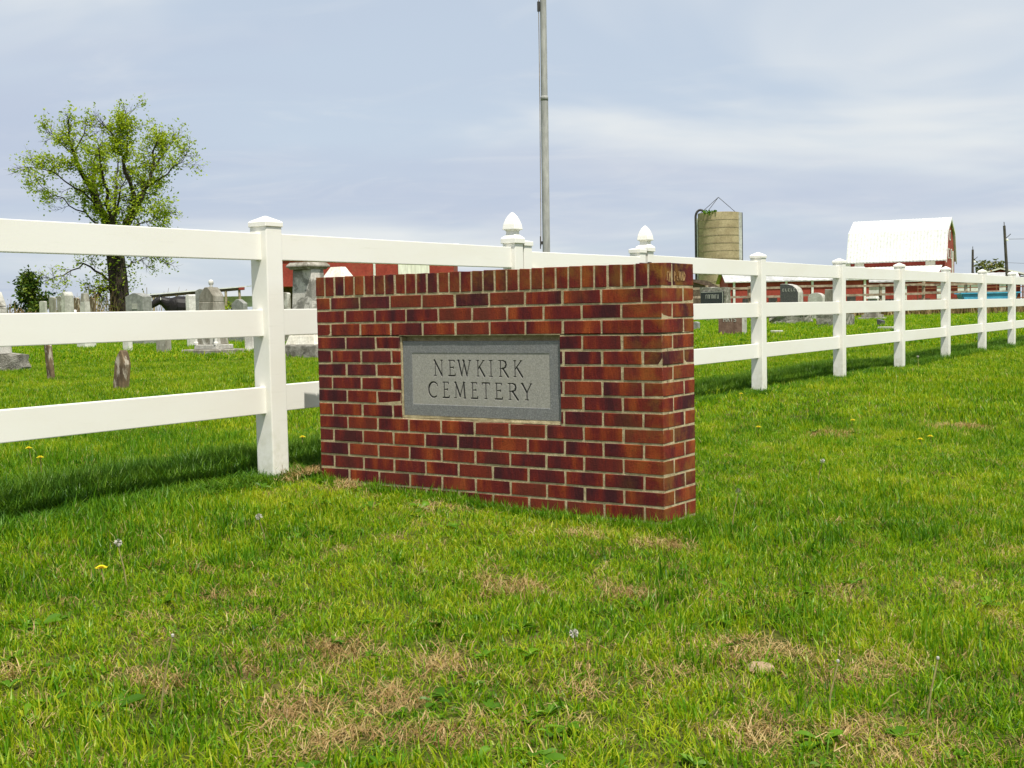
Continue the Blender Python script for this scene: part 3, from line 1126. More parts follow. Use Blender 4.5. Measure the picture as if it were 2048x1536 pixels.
def build_stones():
    # --- left, near
    tablet('slim', 'headstone', 'thin dark brown marker post leaning slightly, seen edge-on left of the lancet stone', 'stone_brown', 0.06, True, tilt=(R(2), R(-2.5)), bev=0.006)
    tablet('lancet', 'headstone', 'brown lichened pointed-arch headstone leaning right, nearest grave to the left fence', 'stone_brown', 0.17, True, tilt=(R(-3), R(6)), bev=0.012)
    t, w, d, h = stone_root('far_left', 'monument', 'large pale monument on a rough base at the left edge of the lawn', cat='monument')
    m = MB().frustum(w * 0.78, 0.36, 0.30, w * 0.66, 0.30, h - 0.25)
    m.build('die', 'stone_pale', t, bevel=0.02)
    MB().prism([(-w * .33, h - .25), (w * .33, h - .25), (w * .20, h), (-w * .20, h)], -.15, .15).build('cap', 'stone_pale', t, bevel=0.01)
    rough_block(t, 'rough_base', 'stone_rock', -w / 2 - 0.12, w / 2 + 0.10, -0.36, 0.36, -0.1, 0.30, 0.035)
    # --- the far row under the tree
    tablet('r1', 'headstone', 'small pale square-topped tablet beside the brown brush below the cedar', 'stone_pale', 0.03)
    tablet('r2', 'headstone', 'pale tablet with a dark left edge, second in the row under the tree', 'stone_weathered', 0.05)
    tablet('r3', 'headstone', 'mottled narrow tablet just left of the tallest tablet under the tree', 'stone_weathered', 0.06)
    tablet('r4', 'headstone', 'tallest pale tablet with a pointed top in the row under the tree', 'stone_pale', 0.14, True)
    t, w, d, h = tablet('r5', 'headstone', 'rusty brown tablet with white flowers at its foot, right of the tallest tablet', 'stone_brown', 0.07)
    m = MB()
    for i in range(7):
        m.lathe([(0.01, 0), (0.05, 0.03), (0.05, 0.07), (0.01, 0.10)], 6, (random.uniform(-.1, .1), -0.12 + random.uniform(-.05, .05), 1.08 + random.uniform(0, .1)))
    m.build('flowers', 'tag_white', t)
    t, w, d, h = stone_root('obel', 'obelisk', 'pale tapering obelisk just left of the tree trunk', cat='obelisk')
    MB().box(-w * .62, w * .62, -d * .75, d * .75, -.1, .22).build('plinth', 'stone_white', t, bevel=0.01)
    MB().frustum(w, d, .22, w * .68, d * .7, h - .25).build('shaft', 'stone_pale', t, bevel=0.008)
    MB().frustum(w * .68, d * .7, h - .25, w * .5, d * .5, h).build('tip', 'stone_weathered', t, bevel=0.006)
    tablet('r6', 'headstone', 'narrow brown tablet right against the tree trunk', 'stone_brown', 0.04)
    tablet('low1', 'headstone', 'low white marker standing right of the tree, mostly behind the middle rail', 'stone_white', 0.03)
    t, w, d, h = roof_top('gran', 'headstone', 'wide grey granite headstone with lighter side, right of the tree trunk', 'stone_grey', 0.12, (1.1, 0.55, 0.3))
    MB().box(-.10, .16, -d / 2 - .012, -d / 2 + .004, h - .52, h - .34).build('name_panel', 'stone_pale', t)
    tablet('low2', 'headstone', 'squat weathered marker standing alone left of the finial monument', 'stone_weathered', 0.04)
    tablet('wht', 'headstone', 'white tablet in front of the black cow, left of the dark grey stone', 'stone_white', 0.03)
    roof_top('dgrey', 'headstone', 'dark grey slab directly left of the finial monument', 'stone_grey', 0.05)
    # finial monument
    t, w, d, h = stone_root('finial', 'monument', 'weathered monument with white urn finial on a wide flat plinth', cat='monument')
    MB().box(-.62, .60, -.42, .42, -.08, .13).build('plinth', 'stone_weathered', t, bevel=0.015)
    MB().box(-.36, .40, -.26, .26, .13, .24).build('step', 'stone_pale', t, bevel=0.012)
    MB().frustum(.62, .40, .24, .50, .34, 1.22).build('die', 'stone_weathered', t, bevel=0.012)
    MB().prism([(-.25, 1.22), (.25, 1.22), (.24, 1.36), (.12, 1.50), (.05, 1.56), (-.05, 1.56), (-.12, 1.50), (-.24, 1.36)], -.16, .16).build('shoulder', 'stone_weathered', t, bevel=0.012)
    for sx in (-.33, .35):
        MB().lathe([(.055, .24), (.055, .29), (.035, .31), (.035, .46), (.055, .48), (.055, .53), (.02, .56)], 12, (sx, -.22, 0)).build('corner_post', 'stone_white', t, smooth=False)
    MB().lathe([(.03, 1.555), (.05, 1.57), (.025, 1.59), (.055, 1.63), (.06, 1.68), (.045, 1.72), (.01, 1.735)], 14).build('urn', 'stone_white', t, smooth=True)
    roof_top('grey3', 'headstone', 'plain grey granite stone with sloping top right of the small green bush', 'stone_grey', 0.14, (0.75, 0.4, 0.25))
    tablet('thin', 'headstone', 'white marker on a flat plate beside the nearest left fence post', 'stone_white', 0.03, base=(0.62, 0.42, 0.07))
    tablet('bit', 'headstone', 'grey tablet glimpsed just left of the great pedestal monument', 'stone_weathered', 0.05)
    # pedestal monument
    t, w, d, h = stone_root('ped', 'monument', 'tall blotched grey pedestal monument with moulded cap beside the brick wall', cat='monument')
    MB().box(-.50, .52, -.38, .38, -.1, .27).build('lower_base', 'stone_rock', t, bevel=0.02)
    MB().frustum(.84, .60, .27, .70, .50, .46).build('upper_base', 'stone_cream', t, bevel=0.012)
    MB().frustum(.62, .42, .46, .52, .36, h - .14).build('die', 'stone_blotched', t, bevel=0.012)
    MB().lathe([(.26, 0), (.275, .03), (.315, .05), (.315, .08), (.29, .11), (.26, .14)], square=True, c=(0, 0, h - .14)).build('cap', 'stone_weathered', t, bevel=0.006)
    # white faceted cap
    t, w, d, h = stone_root('gab', 'monument', 'white monument with faceted roof-shaped cap showing above the brick wall', cat='monument')
    MB().box(-.30, .30, -.24, .24, -.1, h - .55).build('die', 'stone_cream', t, bevel=0.01)
    MB().frustum(.74, .56, h - .55, .72, .54, h - .34).build('cornice', 'stone_cream', t, bevel=0.01)
    MB().frustum(.70, .52, h - .34, .30, .16, h).build('cap', 'stone_cream', t, bevel=0.004)
    # --- right side
    t, w, d, h = stone_root('black', 'headstone', 'black polished granite headstone with rock-pitched edges right of the brick wall')
    rough_block(t, 'die', 'stone_rock', -w / 2, w / 2, -.25, .25, .25, h, 0.03)
    rough_block(t, 'base', 'stone_rock', -w / 2 - .15, w / 2 + .15, -.35, .35, -.1, .25, 0.02)
    pz1 = h - .17
    pb = MB().box(-w / 2 + .04, w / 2 - .06, -.305, -.26, .33, pz1).build('polished_face', 'granite_black', t)
    m = MB()
    m.box(-w / 2 + .06, w / 2 - .09, -.312, -.3052, pz1 - .035, pz1 - .015)
    m.box(w / 2 - .11, w / 2 - .09, -.312, -.3052, .36, pz1 - .036)
    m.build('border_line', 'letter_grey', pb)
    m = MB()
    x = -.30
    for k, bits in enumerate(['UL', 'LRU', 'LU', 'RUL', 'LR', 'LU', 'LRB']):
        m.box(x, x + .012, -.312, -.3052, pz1 - .30, pz1 - .13)
        if 'U' in bits:
            m.box(x + .013, x + .055, -.312, -.3052, pz1 - .145, pz1 - .13)
        if 'R' in bits:
            m.box(x + .056, x + .068, -.312, -.3052, pz1 - .30, pz1 - .13)
        if 'B' in bits:
            m.box(x + .013, x + .055, -.312, -.3052, pz1 - .30, pz1 - .285)
        x += .088
    m.build('lettering', 'letter_grey', pb)
    t, w, d, h = stone_root('serp', 'headstone', 'dark grey headstone with sweeping curved top on a wide rough rock base')
    poly = [(-.34, .36), (.34, .36), (.34, 1.12), (.28, 1.26), (.12, 1.38), (-.06, 1.43), (-.24, 1.44), (-.34, 1.43)]
    MB().prism(poly, -.22, .24).build('die', 'stone_pale', t, bevel=0.008)
    fp = [(x * .985, z * .995) for x, z in poly]
    pb = MB().prism(fp, -.236, -.2215).build('polished_face', 'granite_dark', t)
    m = MB()
    for i in range(5):
        xx = -.24 + i * .105
        m.box(xx, xx + .014, -.243, -.2362, 1.17, 1.27)
        if i % 2 == 0:
            m.box(xx + .015, xx + .06, -.243, -.2362, 1.25, 1.265)
        m.box(xx + .015, xx + .055, -.243, -.2362, 1.17, 1.184)
    m.build('lettering', 'letter_grey', pb)
    rough_block(t, 'rough_base', 'stone_rock', -.68, .62, -.45, .40, -.1, .36, 0.05)
    tablet('arch', 'headstone', 'pale round-topped headstone between the curved dark stone and the fence post', 'stone_pale', 0.20, base=(0.8, 0.45, 0.28))
    t, w, d, h = stone_root('two', 'headstone', 'dark slab on a wide grey block base behind the second right fence post')
    rough_block(t, 'base', 'stone_rock', -.52, .52, -.34, .34, -.1, .40, 0.015)
    MB().box(-.30, .22, -.15, .15, .40, h).build('slab', 'stone_weathered', t, bevel=0.012)
    t, w, d, h = stone_root('step', 'monument', 'small grey monument on three stepped blocks, far right of the graveyard', cat='monument')
    for i, (a, z0, z1) in enumerate(((.42, -.1, .10), (.33, .10, .20), (.25, .20, .32))):
        MB().box(-a, a, -a * .9, a * .9, z0, z1).build('step', 'stone_weathered', t, bevel=0.01)
    MB().frustum(.34, .30, .32, .28, .26, h - .06).build('die', 'stone_grey', t, bevel=0.01)
    MB().frustum(.42, .36, h - .06, .36, .32, h + .02).build('cap', 'stone_white', t, bevel=0.006)
    t, w, d, h = stone_root('red', 'headstone', 'reddish-brown granite headstone cut with HAYS, lighter rough side')
    MB().box(-w / 2, w / 2, -d / 2 + .02, d / 2, -.1, h).build('die', 'stone_pale', t, bevel=0.012)
    fa = MB().box(-w / 2 + .004, w / 2 - .004, -d / 2, -d / 2 + .0195, -.05, h - .006).build('polished_face', 'granite_red', t)
    cu = {'H': [(0, 0, 0, 1), (1, 0, 1, 1), (0, .5, 1, .5)], 'A': [(0, 0, .5, 1), (.5, 1, 1, 0), (.22, .42, .78, .42)],
          'Y': [(0, 1, .5, .45), (1, 1, .5, .45), (.5, 0, .5, .45)], 'S': [(1, .9, .1, .95), (.1, .95, .1, .55), (.1, .55, .9, .45), (.9, .45, .9, .05), (.9, .05, 0, .08)]}
    m = MB()
    for i, ch in enumerate('HAYS'):
        for a, b, c, e in cu[ch]:
            xa, za = -.20 + i * .105 + a * .075, .40 + b * .13
            xb, zb = -.20 + i * .105 + c * .075, .40 + e * .13
            dv = Vector((xb - xa, zb - za)).normalized() * .009
            nv = (-dv.y, dv.x)
            q = [(xa + nv[0], za + nv[1]), (xa - nv[0], za - nv[1]), (xb - nv[0], zb - nv[1]), (xb + nv[0], zb + nv[1])]
            vv = [(px, -d / 2 - .008, pz) for px, pz in q] + [(px, -d / 2 - .0005, pz) for px, pz in q]
            m.add(vv, [(0, 1, 2, 3), (7, 6, 5, 4), (0, 4, 5, 1), (1, 5, 6, 2), (2, 6, 7, 3), (3, 7, 4, 0)])
    m.build('lettering', 'letter_grey', fa)
    t, w, d, h = stone_root('dblk', 'headstone', 'tiny dark slanted marker in front of the stepped monument')
    MB().prism([(-.1, -.05), (.1, -.05), (.1, .16), (-.1, .22)], -.1, .1).build('marker', 'granite_dark', t, bevel=0.008)
    for key, lab in (('slab1', 'flat pale ledger slab lying in the grass near the third right post'), ('slab2', 'flush grey marker in the grass right of the first right post')):
        t, w, d, h = stone_root(key, 'grave_marker', lab, cat='grave marker')
        MB().box(-w / 2, w / 2, -d / 2, d / 2, -.05, .10).build('slab', 'stone_pale', t, bevel=0.012)
    tablet('small', 'headstone', 'small grey footstone just past the right end of the brick wall', 'stone_grey', 0.05)


build_stones()


# ------------------------------------------------------------------ foliage meshes
def leaf_mesh(name, P, size, mat, rng, elong=1.5, droop=0.0):
    """one mesh of small folded leaves (two triangles each) at the points P"""
    n = len(P)
    a = rng.uniform(0, 2 * np.pi, n)
    el = rng.uniform(-0.9, 0.9, n) - droop
    d = np.stack([np.cos(a) * np.cos(el), np.sin(a) * np.cos(el), np.sin(el)], 1)
    b = rng.normal(size=(n, 3))
    b -= (b * d).sum(1, keepdims=True) * d
    b /= np.linalg.norm(b, axis=1, keepdims=True)
    s = size * rng.uniform(0.6, 1.3, (n, 1))
    nr = np.cross(d, b)
    v0 = P
    v1 = P + d * s * 0.5 * elong + b * s * 0.42 + nr * s * 0.12
    v2 = P + d * s * elong
    v3 = P + d * s * 0.5 * elong - b * s * 0.42 + nr * s * 0.12
    V = np.stack([v0, v1, v2, v3], 1).reshape(-1, 3)
    i = np.arange(n)[:, None] * 4
    F = np.concatenate([np.concatenate([i, i + 1, i + 2], 1), np.concatenate([i, i + 2, i + 3], 1)], 0)
    me = bpy.data.meshes.new(name)
    me.vertices.add(len(V))
    me.vertices.foreach_set('co', V.ravel())
    me.loops.add(len(F) * 3)
    me.loops.foreach_set('vertex_index', F.ravel().astype(np.int32))
    me.polygons.add(len(F))
    me.polygons.foreach_set('loop_start', np.arange(len(F), dtype=np.int32) * 3)
    me.polygons.foreach_set('loop_total', np.full(len(F), 3, dtype=np.int32))
    at = me.attributes.new('tint', 'FLOAT', 'POINT')
    at.data.foreach_set('value', np.repeat(rng.uniform(0, 1, n), 4).astype(np.float32))
    me.update()
    me.validate()
    me.materials.append(MATS[mat])
    return me


def grow(m, p, d, length, r, level, rng, tips, bend=0.25, up=0.06):
    """a wandering branch; children leave along it; leaf points collect in tips"""
    n = 5 if level > 0 else 4
    pts = [Vector(p)]
    rad = [r]
    d = Vector(d).normalized()
    for i in range(n):
        d = (d + Vector(rng.normal(size=3)) * bend * 0.5 + Vector((0, 0, up))).normalized()
        pts.append(pts[-1] + d * length / n)
        rad.append(r * (1 - 0.8 * (i + 1) / n))
    m.tube(pts, rad, 5 if level < 2 else 6, cap=False)
    if level == 0:
        for q in pts[1:]:
            for _ in range(3):
                tips.append(np.array(q) + rng.normal(size=3) * 0.14)
        return
    for i in range(1, n + 1):
        for _ in range(2 if level > 1 else 2):
            side = Vector(rng.normal(size=3))
            side = (side - d * side.dot(d)).normalized()
            dd = (pts[i] - pts[i - 1]).normalized() * 0.75 + side * rng.uniform(0.5, 1.0)
            grow(m, pts[i], dd, length * rng.uniform(0.38, 0.6), rad[i] * 0.55 + 0.004, level - 1, rng, tips, bend, up)


def build_big_tree():
    x, y = -45.79, 33.24
    th = R(53.0)
    t = thing('tree', 'large spring tree with sparse yellow-green leaves and ivy trunk behind the left fence', 'tree', (x, y, H(x, y)), th)
    rng = np.random.default_rng(5)
    s = 0.0242

    def L(pts):
        out = []
        for q in pts:
            u, v = q[0], q[1]
            yy = q[2] if len(q) > 2 else 0.0
            out.append(((u - 231) * s * 0.84 + 0.2, yy, (672 - v) * s * 0.945))
        return out
    m = MB()
    tips = []
    m.tube(L([(233, 690), (234, 650), (232, 600), (229, 550), (226, 510), (222, 480)]), [.62, .52, .45, .44, .42, .38], 12)
    limbs = [
        ([(222, 490), (205, 425), (182, 372), (158, 335, -.6), (142, 290, -.9), (135, 252, -1.0)], .36, .05),
        ([(200, 420), (188, 365, .5), (186, 320, .9), (192, 285, 1.2)], .2, .04),
        ([(230, 490), (256, 432), (276, 398), (303, 358, .4), (322, 315, .8), (330, 262, 1.0)], .38, .05),
        ([(276, 398), (262, 352, -.5), (250, 300, -.9), (232, 268, -1.2), (218, 250, -1.4)], .17, .04),
        ([(256, 330, -.6), (258, 290, -.9), (268, 245, -1.0), (262, 222, -1.0)], .10, .03),
        ([(226, 480), (226, 410, 1.0), (232, 350, 1.8), (240, 300, 2.2)], .2, .04),
        ([(224, 480), (214, 400, -1.2), (206, 350, -2.0), (200, 310, -2.4)], .2, .04),
        ([(206, 450), (160, 415, .5), (110, 385, .9), (60, 352, 1.1)], .08, .02),
        ([(190, 400), (140, 365, -.7), (90, 335, -1.1), (45, 330, -1.3)], .08, .02),
        ([(240, 475), (275, 448, -.6), (310, 435, -1.0), (335, 420, -1.2)], .07, .02),
        ([(300, 362), (330, 350, -.5), (360, 330, -.8), (392, 300, -1.0)], .10, .02),
        ([(318, 318, .6), (345, 285, 1.2), (365, 262, 1.5)], .09, .02),
        ([(215, 560), (192, 546), (155, 524), (110, 545, -.4), (62, 560, -.7)], .12, .015),
        ([(228, 585), (205, 572, -.2), (190, 578, -.3), (182, 588, -.3)], .18, .12),
        ([(240, 540), (262, 520), (300, 505, .4), (332, 515, .6)], .06, .012),
        ([(232, 500), (242, 440, 2.4), (262, 400, 3.4), (280, 380, 4.0)], .16, .03),
        ([(228, 500), (222, 440, -2.4), (236, 400, -3.4), (250, 370, -4.0)], .16, .03),
        ([(150, 310, -.8), (120, 280, -.4), (100, 262, -.2)], .07, .02),
        ([(145, 300, -.9), (165, 262, -1.5), (178, 245, -1.8)], .07, .02),
    ]
    for pts, r0, r1 in limbs:
        P = [Vector(q) for q in L(pts)]
        # resample with a slight wander
        Q = []
        for a, b in zip(P, P[1:]):
            for k in range(3):
                Q.append(a.lerp(b, k / 3) + Vector(rng.normal(size=3)) * 0.05)
        Q.append(P[-1])
        n = len(Q)
        rad = [0.74 * (r0 + (r1 - r0) * (i / (n - 1)) ** 0.7) for i in range(n)]
        m.tube(Q, rad, 8, cap=False)
        for i in range(2, n):
            f = i / (n - 1)
            if rng.uniform() < 0.55 + 0.45 * f:
                for _ in range(1 if f < 0.5 else 2):
                    d = (Q[i] - Q[i - 1]).normalized()
                    side = Vector(rng.normal(size=3)) * Vector((1, 1, 0.7)).length * 0.5
                    side = (side - d * side.dot(d)).normalized()
                    ln = rng.uniform(0.5, 1.05) * (0.7 + 0.35 * f)
                    grow(m, Q[i], d * 0.6 + side, ln, max(0.013, rad[i] * 0.3), 1, rng, tips, 0.35, 0.05)
        grow(m, Q[-1], Q[-1] - Q[-2], 0.75, max(r1 * .8, .02), 1, rng, tips, 0.35, 0.05)
    m.build('trunk', 'bark', t, smooth=True)
    P = np.array(tips)
    keep = rng.uniform(size=len(P)) < 0.12 + 0.34 * (vnoise(P[:, 0] + 40, P[:, 2] + P[:, 1] * .5, 0.9, 4) > .45)
    uu = (P[:, 0] - .2) / (s * .84) + 231
    vv = 672 - P[:, 2] / (s * .945)
    gap = (((uu - 203) / 17) ** 2 + ((vv - 232) / 52) ** 2 < 1) & (rng.uniform(size=len(P)) < .9)
    core = (((uu - 236) / 30) ** 2 + ((vv - 372) / 78) ** 2 < 1) & (rng.uniform(size=len(P)) < .72)
    blob = (((uu - 100) / 42) ** 2 + ((vv - 410) / 34) ** 2 < 1) & (rng.uniform(size=len(P)) < .6)
    skirt = (vv > 395) & (vv < 500) & ((uu < 150 + (vv - 395) * .4) | (uu > 352)) & (rng.uniform(size=len(P)) < .75)
    keep = keep & ~gap & ~core & ~blob & ~skirt
    P = P[keep]
    P = np.concatenate([P, P + rng.normal(size=P.shape) * .09])
    # bare low twigs keep few leaves
    low = P[:, 2] < 4.0
    P = P[~low | (rng.uniform(size=len(P)) < 0.35)]
    o = link(bpy.data.objects.new('crown', leaf_mesh('crown', P, 0.095, 'tree_leaf', rng)))
    o.parent = t
    # ivy clinging to the trunk and the two main limbs
    iv = []
    for pts, rr in ((L([(236, 640), (232, 560), (226, 500), (214, 450), (196, 400), (182, 372)]), .62), (L([(230, 490), (256, 432), (276, 398), (303, 358), (318, 330)]), .5)):
        for a, b in zip(pts, pts[1:]):
            a, b = np.array(a), np.array(b)
            for _ in range(330):
                tt = rng.uniform()
                dirv = rng.normal(size=3)
                dirv[2] *= .4
                dirv /= np.linalg.norm(dirv)
                iv.append(a + (b - a) * tt + dirv * (rr * rng.uniform(0.6, 1.1) + abs(rng.normal()) * .38))
    o = link(bpy.data.objects.new('ivy', leaf_mesh('ivy', np.array(iv), 0.10, 'ivy_leaf', rng)))
    o.parent = t


build_big_tree()


def bush(name, label, cat, loc, w, h, n, size, mat, seed, cone=False, trunk='dark_wood'):
    rng = np.random.default_rng(seed)
    t = thing(name, label, cat, (loc[0], loc[1], H(loc[0], loc[1])), rng.uniform(0, 6))
    m = MB()
    P = []
    nb = max(6, int(h * 9))
    m.tube([(0, 0, -0.1), (0, 0, h * 0.55), (0.03, 0, h * 0.9)], [0.05 * w + .01, 0.03 * w, 0.008], 7)
    for i in range(nb):
        z0 = h * (0.06 + 0.86 * (i / nb))
        a = rng.uniform(0, 2 * np.pi)
        rmax = w / 2 * ((1.0 - (z0 / h) ** 1.15) if cone else math.sqrt(max(0.05, 1 - (2 * z0 / h - 0.9) ** 2 * 0.8)))
        rmax *= rng.uniform(0.65, 1.15)
        e = Vector((math.cos(a) * rmax, math.sin(a) * rmax, min(h, z0 + rmax * (0.55 if cone else 0.3))))
        s_ = Vector((0, 0, z0 * 0.8))
        m.tube([s_, s_.lerp(e, .5) + Vector((0, 0, 0.04)), e], [0.02 * w, 0.012 * w, 0.004], 5, cap=False)
        k = n // nb
        for _ in range(k):
            f = rng.uniform(0.15, 1.0) ** 0.6
            q = s_.lerp(e, f)
            P.append(np.array(q) + rng.normal(size=3) * (0.055 * w * (1.25 - 0.6 * f) + 0.02))
    m.build('trunk', trunk, t)
    o = link(bpy.data.objects.new('crown', leaf_mesh('crown', np.array(P), size, mat, rng, 1.7)))
    o.parent = t
    return t


bush('cedar', 'small dark green cedar standing left of the big tree', 'tree', (-46.4, 29.05), 2.7, 3.3, 3000, 0.12, 'cedar_leaf', 3, True)
bush('bush', 'rounded bright green bush right of the finial monument', 'bush', (-29.12, 25.41), 0.42, 1.55, 700, 0.06, 'tree_leaf', 4)
bush('tree', 'distant olive tree behind the red gable shed at the right', 'tree', (-40.58, 172.12), 4.6, 6.4, 1500, 0.34, 'dull_leaf', 8)


def scrub(name, label, cat, pts, n, h, spread, mat, seed, kind='stuff', wid=0.02):
    """a mass of dry stalks along a list of ground points"""
    rng = np.random.default_rng(seed)
    pts = np.array(pts, float)
    segl = np.hypot(*(pts[1:] - pts[:-1]).T)
    cum = np.concatenate([[0], np.cumsum(segl)])
    s = rng.uniform(0, cum[-1], n)
    i = np.clip(np.searchsorted(cum, s) - 1, 0, len(segl) - 1)
    f = ((s - cum[i]) / segl[i])[:, None]
    B = pts[i] * (1 - f) + pts[i + 1] * f
    B = B + rng.normal(size=B.shape) * spread
    z = hgt(B[:, 0], B[:, 1])
    clump = 0.45 + 0.75 * vnoise(B[:, 0], B[:, 1], 0.7, seed)
    Hh = h * clump * rng.uniform(0.5, 1.15, n)
    a = rng.uniform(0, 2 * np.pi, n)
    lean = rng.uniform(0.0, 0.55, n)
    d = np.stack([np.cos(a) * np.sin(lean), np.sin(a) * np.sin(lean), np.cos(lean)], 1)
    a2 = rng.uniform(0, np.pi, n)
    wv = np.stack([np.cos(a2), np.sin(a2), np.zeros(n)], 1) * wid * rng.uniform(0.6, 1.6, (n, 1))
    p0 = np.stack([B[:, 0], B[:, 1], z - 0.03], 1)
    tip = p0 + d * Hh[:, None]
    V = np.stack([p0 - wv, p0 + wv, tip + wv * 0.7, tip - wv * 0.7], 1).reshape(-1, 3)
    F = (np.arange(n)[:, None] * 4 + np.arange(4)[None, :]).tolist()
    me = bpy.data.meshes.new(name)
    me.from_pydata(V.tolist(), [], F)
    at = me.attributes.new('tint', 'FLOAT', 'POINT')
    at.data.foreach_set('value', np.repeat(rng.uniform(0, 1, n), 4).astype(np.float32))
    me.materials.append(MATS[mat])
    o = link(bpy.data.objects.new(name, me))
    tag(o, label, cat, kind=kind)


scrub('dry_weeds', 'brown dead weeds along the far edge of the graveyard', 'weeds', [(-24, 43.5), (-15, 49.5), (-8, 54.5), (2, 60)], 9000, 0.75, 0.55, 'dry_weed', 31)
scrub('brush', 'brown brush mound at the foot of the small cedar', 'brush', [(-44.5, 27.0), (-40.6, 27.9)], 1500, 1.75, 0.42, 'dry_weed', 32)
scrub('vine_tangle', 'bare vine tangle round the foot of the big tree', 'vines', [(-46.8, 31.2), (-44.2, 34.4)], 420, 2.6, 0.7, 'dry_weed', 33, wid=0.012)


# ------------------------------------------------------------------ farm buildings
def corrugated(m, p0, p1, p2, p3, n, amp):
    """ribbed sheet between edges p0-p1 (eave) and p3-p2 (ridge)"""
    p0, p1, p2, p3 = [Vector(p) for p in (p0, p1, p2, p3)]
    nr = (p1 - p0).cross(p3 - p0).normalized()
    v = []
    for i in range(n + 1):
        f = i / n
        o = nr * (amp if i % 2 else 0)
        v.append(p0.lerp(p1, f) + o)
        v.append(p3.lerp(p2, f) + o)
    f_ = [(2 * i, 2 * i + 2, 2 * i + 3, 2 * i + 1) for i in range(n)]
    m.add(v, f_)
    return m


def build_barn():
    x, y = -44.6, 147.4
    b = thing('barn', 'red barn with tall white gambrel roof on the right horizon', 'barn', (x, y, H(x, y)), R(9.0))
    Lx, hw = 5.75, 4.5
    prof = [(-hw - .25, 5.55), (-3.25, 9.15), (0, 10.75), (3.25, 9.15), (hw + .25, 5.55)]
    wall = MB()
    poly = [(-hw, 0), (hw, 0), (hw, 5.8), (3.15, 9.0), (0, 10.5), (-3.15, 9.0), (-hw, 5.8)]
    v = [(-Lx + .15, py, pz) for py, pz in poly] + [(Lx - .15, py, pz) for py, pz in poly]
    n = len(poly)
    f = [tuple(reversed(range(n))), tuple(range(n, 2 * n))] + [(i, (i + 1) % n, (i + 1) % n + n, i + n) for i in range(n)]
    wall.add(v, f)
    wall.build('wall', 'red_siding', b)
    for k in range(4):
        (ya, za), (yb, zb) = prof[k], prof[k + 1]
        m = MB()
        if k < 2:
            corrugated(m, (-Lx, ya, za), (Lx, ya, za), (Lx, yb, zb), (-Lx, yb, zb), 60, 0.03)
            m.add([(-Lx, ya, za - .1), (Lx, ya, za - .1), (Lx, yb, zb - .1), (-Lx, yb, zb - .1)], [(3, 2, 1, 0)])
        else:
            m.add([(-Lx, ya, za), (Lx, ya, za), (Lx, yb, zb), (-Lx, yb, zb)], [(3, 2, 1, 0)])
        m.build('roof', 'white_metal', b)
    for k in range(4):       # white barge boards on the right gable
        (ya, za), (yb, zb) = prof[k], prof[k + 1]
        m = MB()
        m.add([(Lx + .02, ya, za - .3), (Lx + .02, yb, zb - .3), (Lx + .02, yb, zb + .04), (Lx + .02, ya, za + .04),
               (Lx + .12, ya, za - .3), (Lx + .12, yb, zb - .3), (Lx + .12, yb, zb + .04), (Lx + .12, ya, za + .04)],
              [(0, 1, 2, 3), (7, 6, 5, 4), (0, 4, 5, 1), (1, 5, 6, 2), (2, 6, 7, 3), (3, 7, 4, 0)])
        m.build('barge_board', 'white_metal', b)
    for yy, zz in ((-1.2, 6.4), (1.2, 6.4), (0, 8.6)):
        w = MB().box(Lx - .14, Lx - .05, yy - .35, yy + .35, zz - .6, zz + .6).build('window', 'white_metal', b)
        MB().box(Lx - .049, Lx - .03, yy - .22, yy + .22, zz - .45, zz + .45).build('pane', 'dark_iron', w)
    MB().box(Lx - .14, Lx - .02, 1.9, 2.6, 0, 6.8).build('corner_board', 'white_metal', b)
    for xx in (-4.2, 4.0, -5.8):
        MB().box(xx - .55, xx + .55, -hw - .06, -hw - .005, 4.6, 5.5).build('panel', 'rusty_white', b)
    # lean-to in front
    m = MB()
    corrugated(m, (-Lx + .3, -hw - 3.6, 3.9), (Lx - .4, -hw - 3.6, 3.9), (Lx - .4, -hw - .01, 4.95), (-Lx + .3, -hw - .01, 4.95), 50, 0.03)
    m.build('lean_to_roof', 'rusty_white', b)
    MB().box(-Lx + .4, Lx - .5, -hw - 3.5, -hw - .02, 0, 3.85).build('lean_to_wall', 'red_siding', b)


def gable_shed(name, label, loc, rz, L, Wd, eave, ridge, wall_m, roof_m, nrib=40, open_front=False, posts=0, over=0.3):
    """ridge along local x; the front faces local -y"""
    b = thing(name, label, 'shed', (loc[0], loc[1], H(*loc)), rz)
    if not open_front:
        poly = [(-Wd / 2, 0), (Wd / 2, 0), (Wd / 2, eave - .05), (0, ridge - .06), (-Wd / 2, eave - .05)]
        v = [(-L / 2, py, pz) for py, pz in poly] + [(L / 2, py, pz) for py, pz in poly]
        n = 5
        MB().add(v, [tuple(reversed(range(n))), tuple(range(n, 2 * n))] + [(i, (i + 1) % n, (i + 1) % n + n, i + n) for i in range(n)]).build('wall', wall_m, b)
    s = (ridge - eave) / (Wd / 2)
    for sg in (-1, 1):
        m = MB()
        e = Wd / 2 + over
        p = [(-L / 2 - over, sg * e, eave - s * over), (L / 2 + over, sg * e, eave - s * over), (L / 2 + over, 0, ridge), (-L / 2 - over, 0, ridge)]
        if sg > 0:
            p = [p[1], p[0], p[3], p[2]]
        corrugated(m, *p, nrib, 0.025)
        q = [(a, bb, c - .07) for a, bb, c in p]
        m.add(q, [(3, 2, 1, 0)])
        m.add([p[0], p[1], q[1], q[0]], [(3, 2, 1, 0)])
        m.build('roof', roof_m, b)
    return b


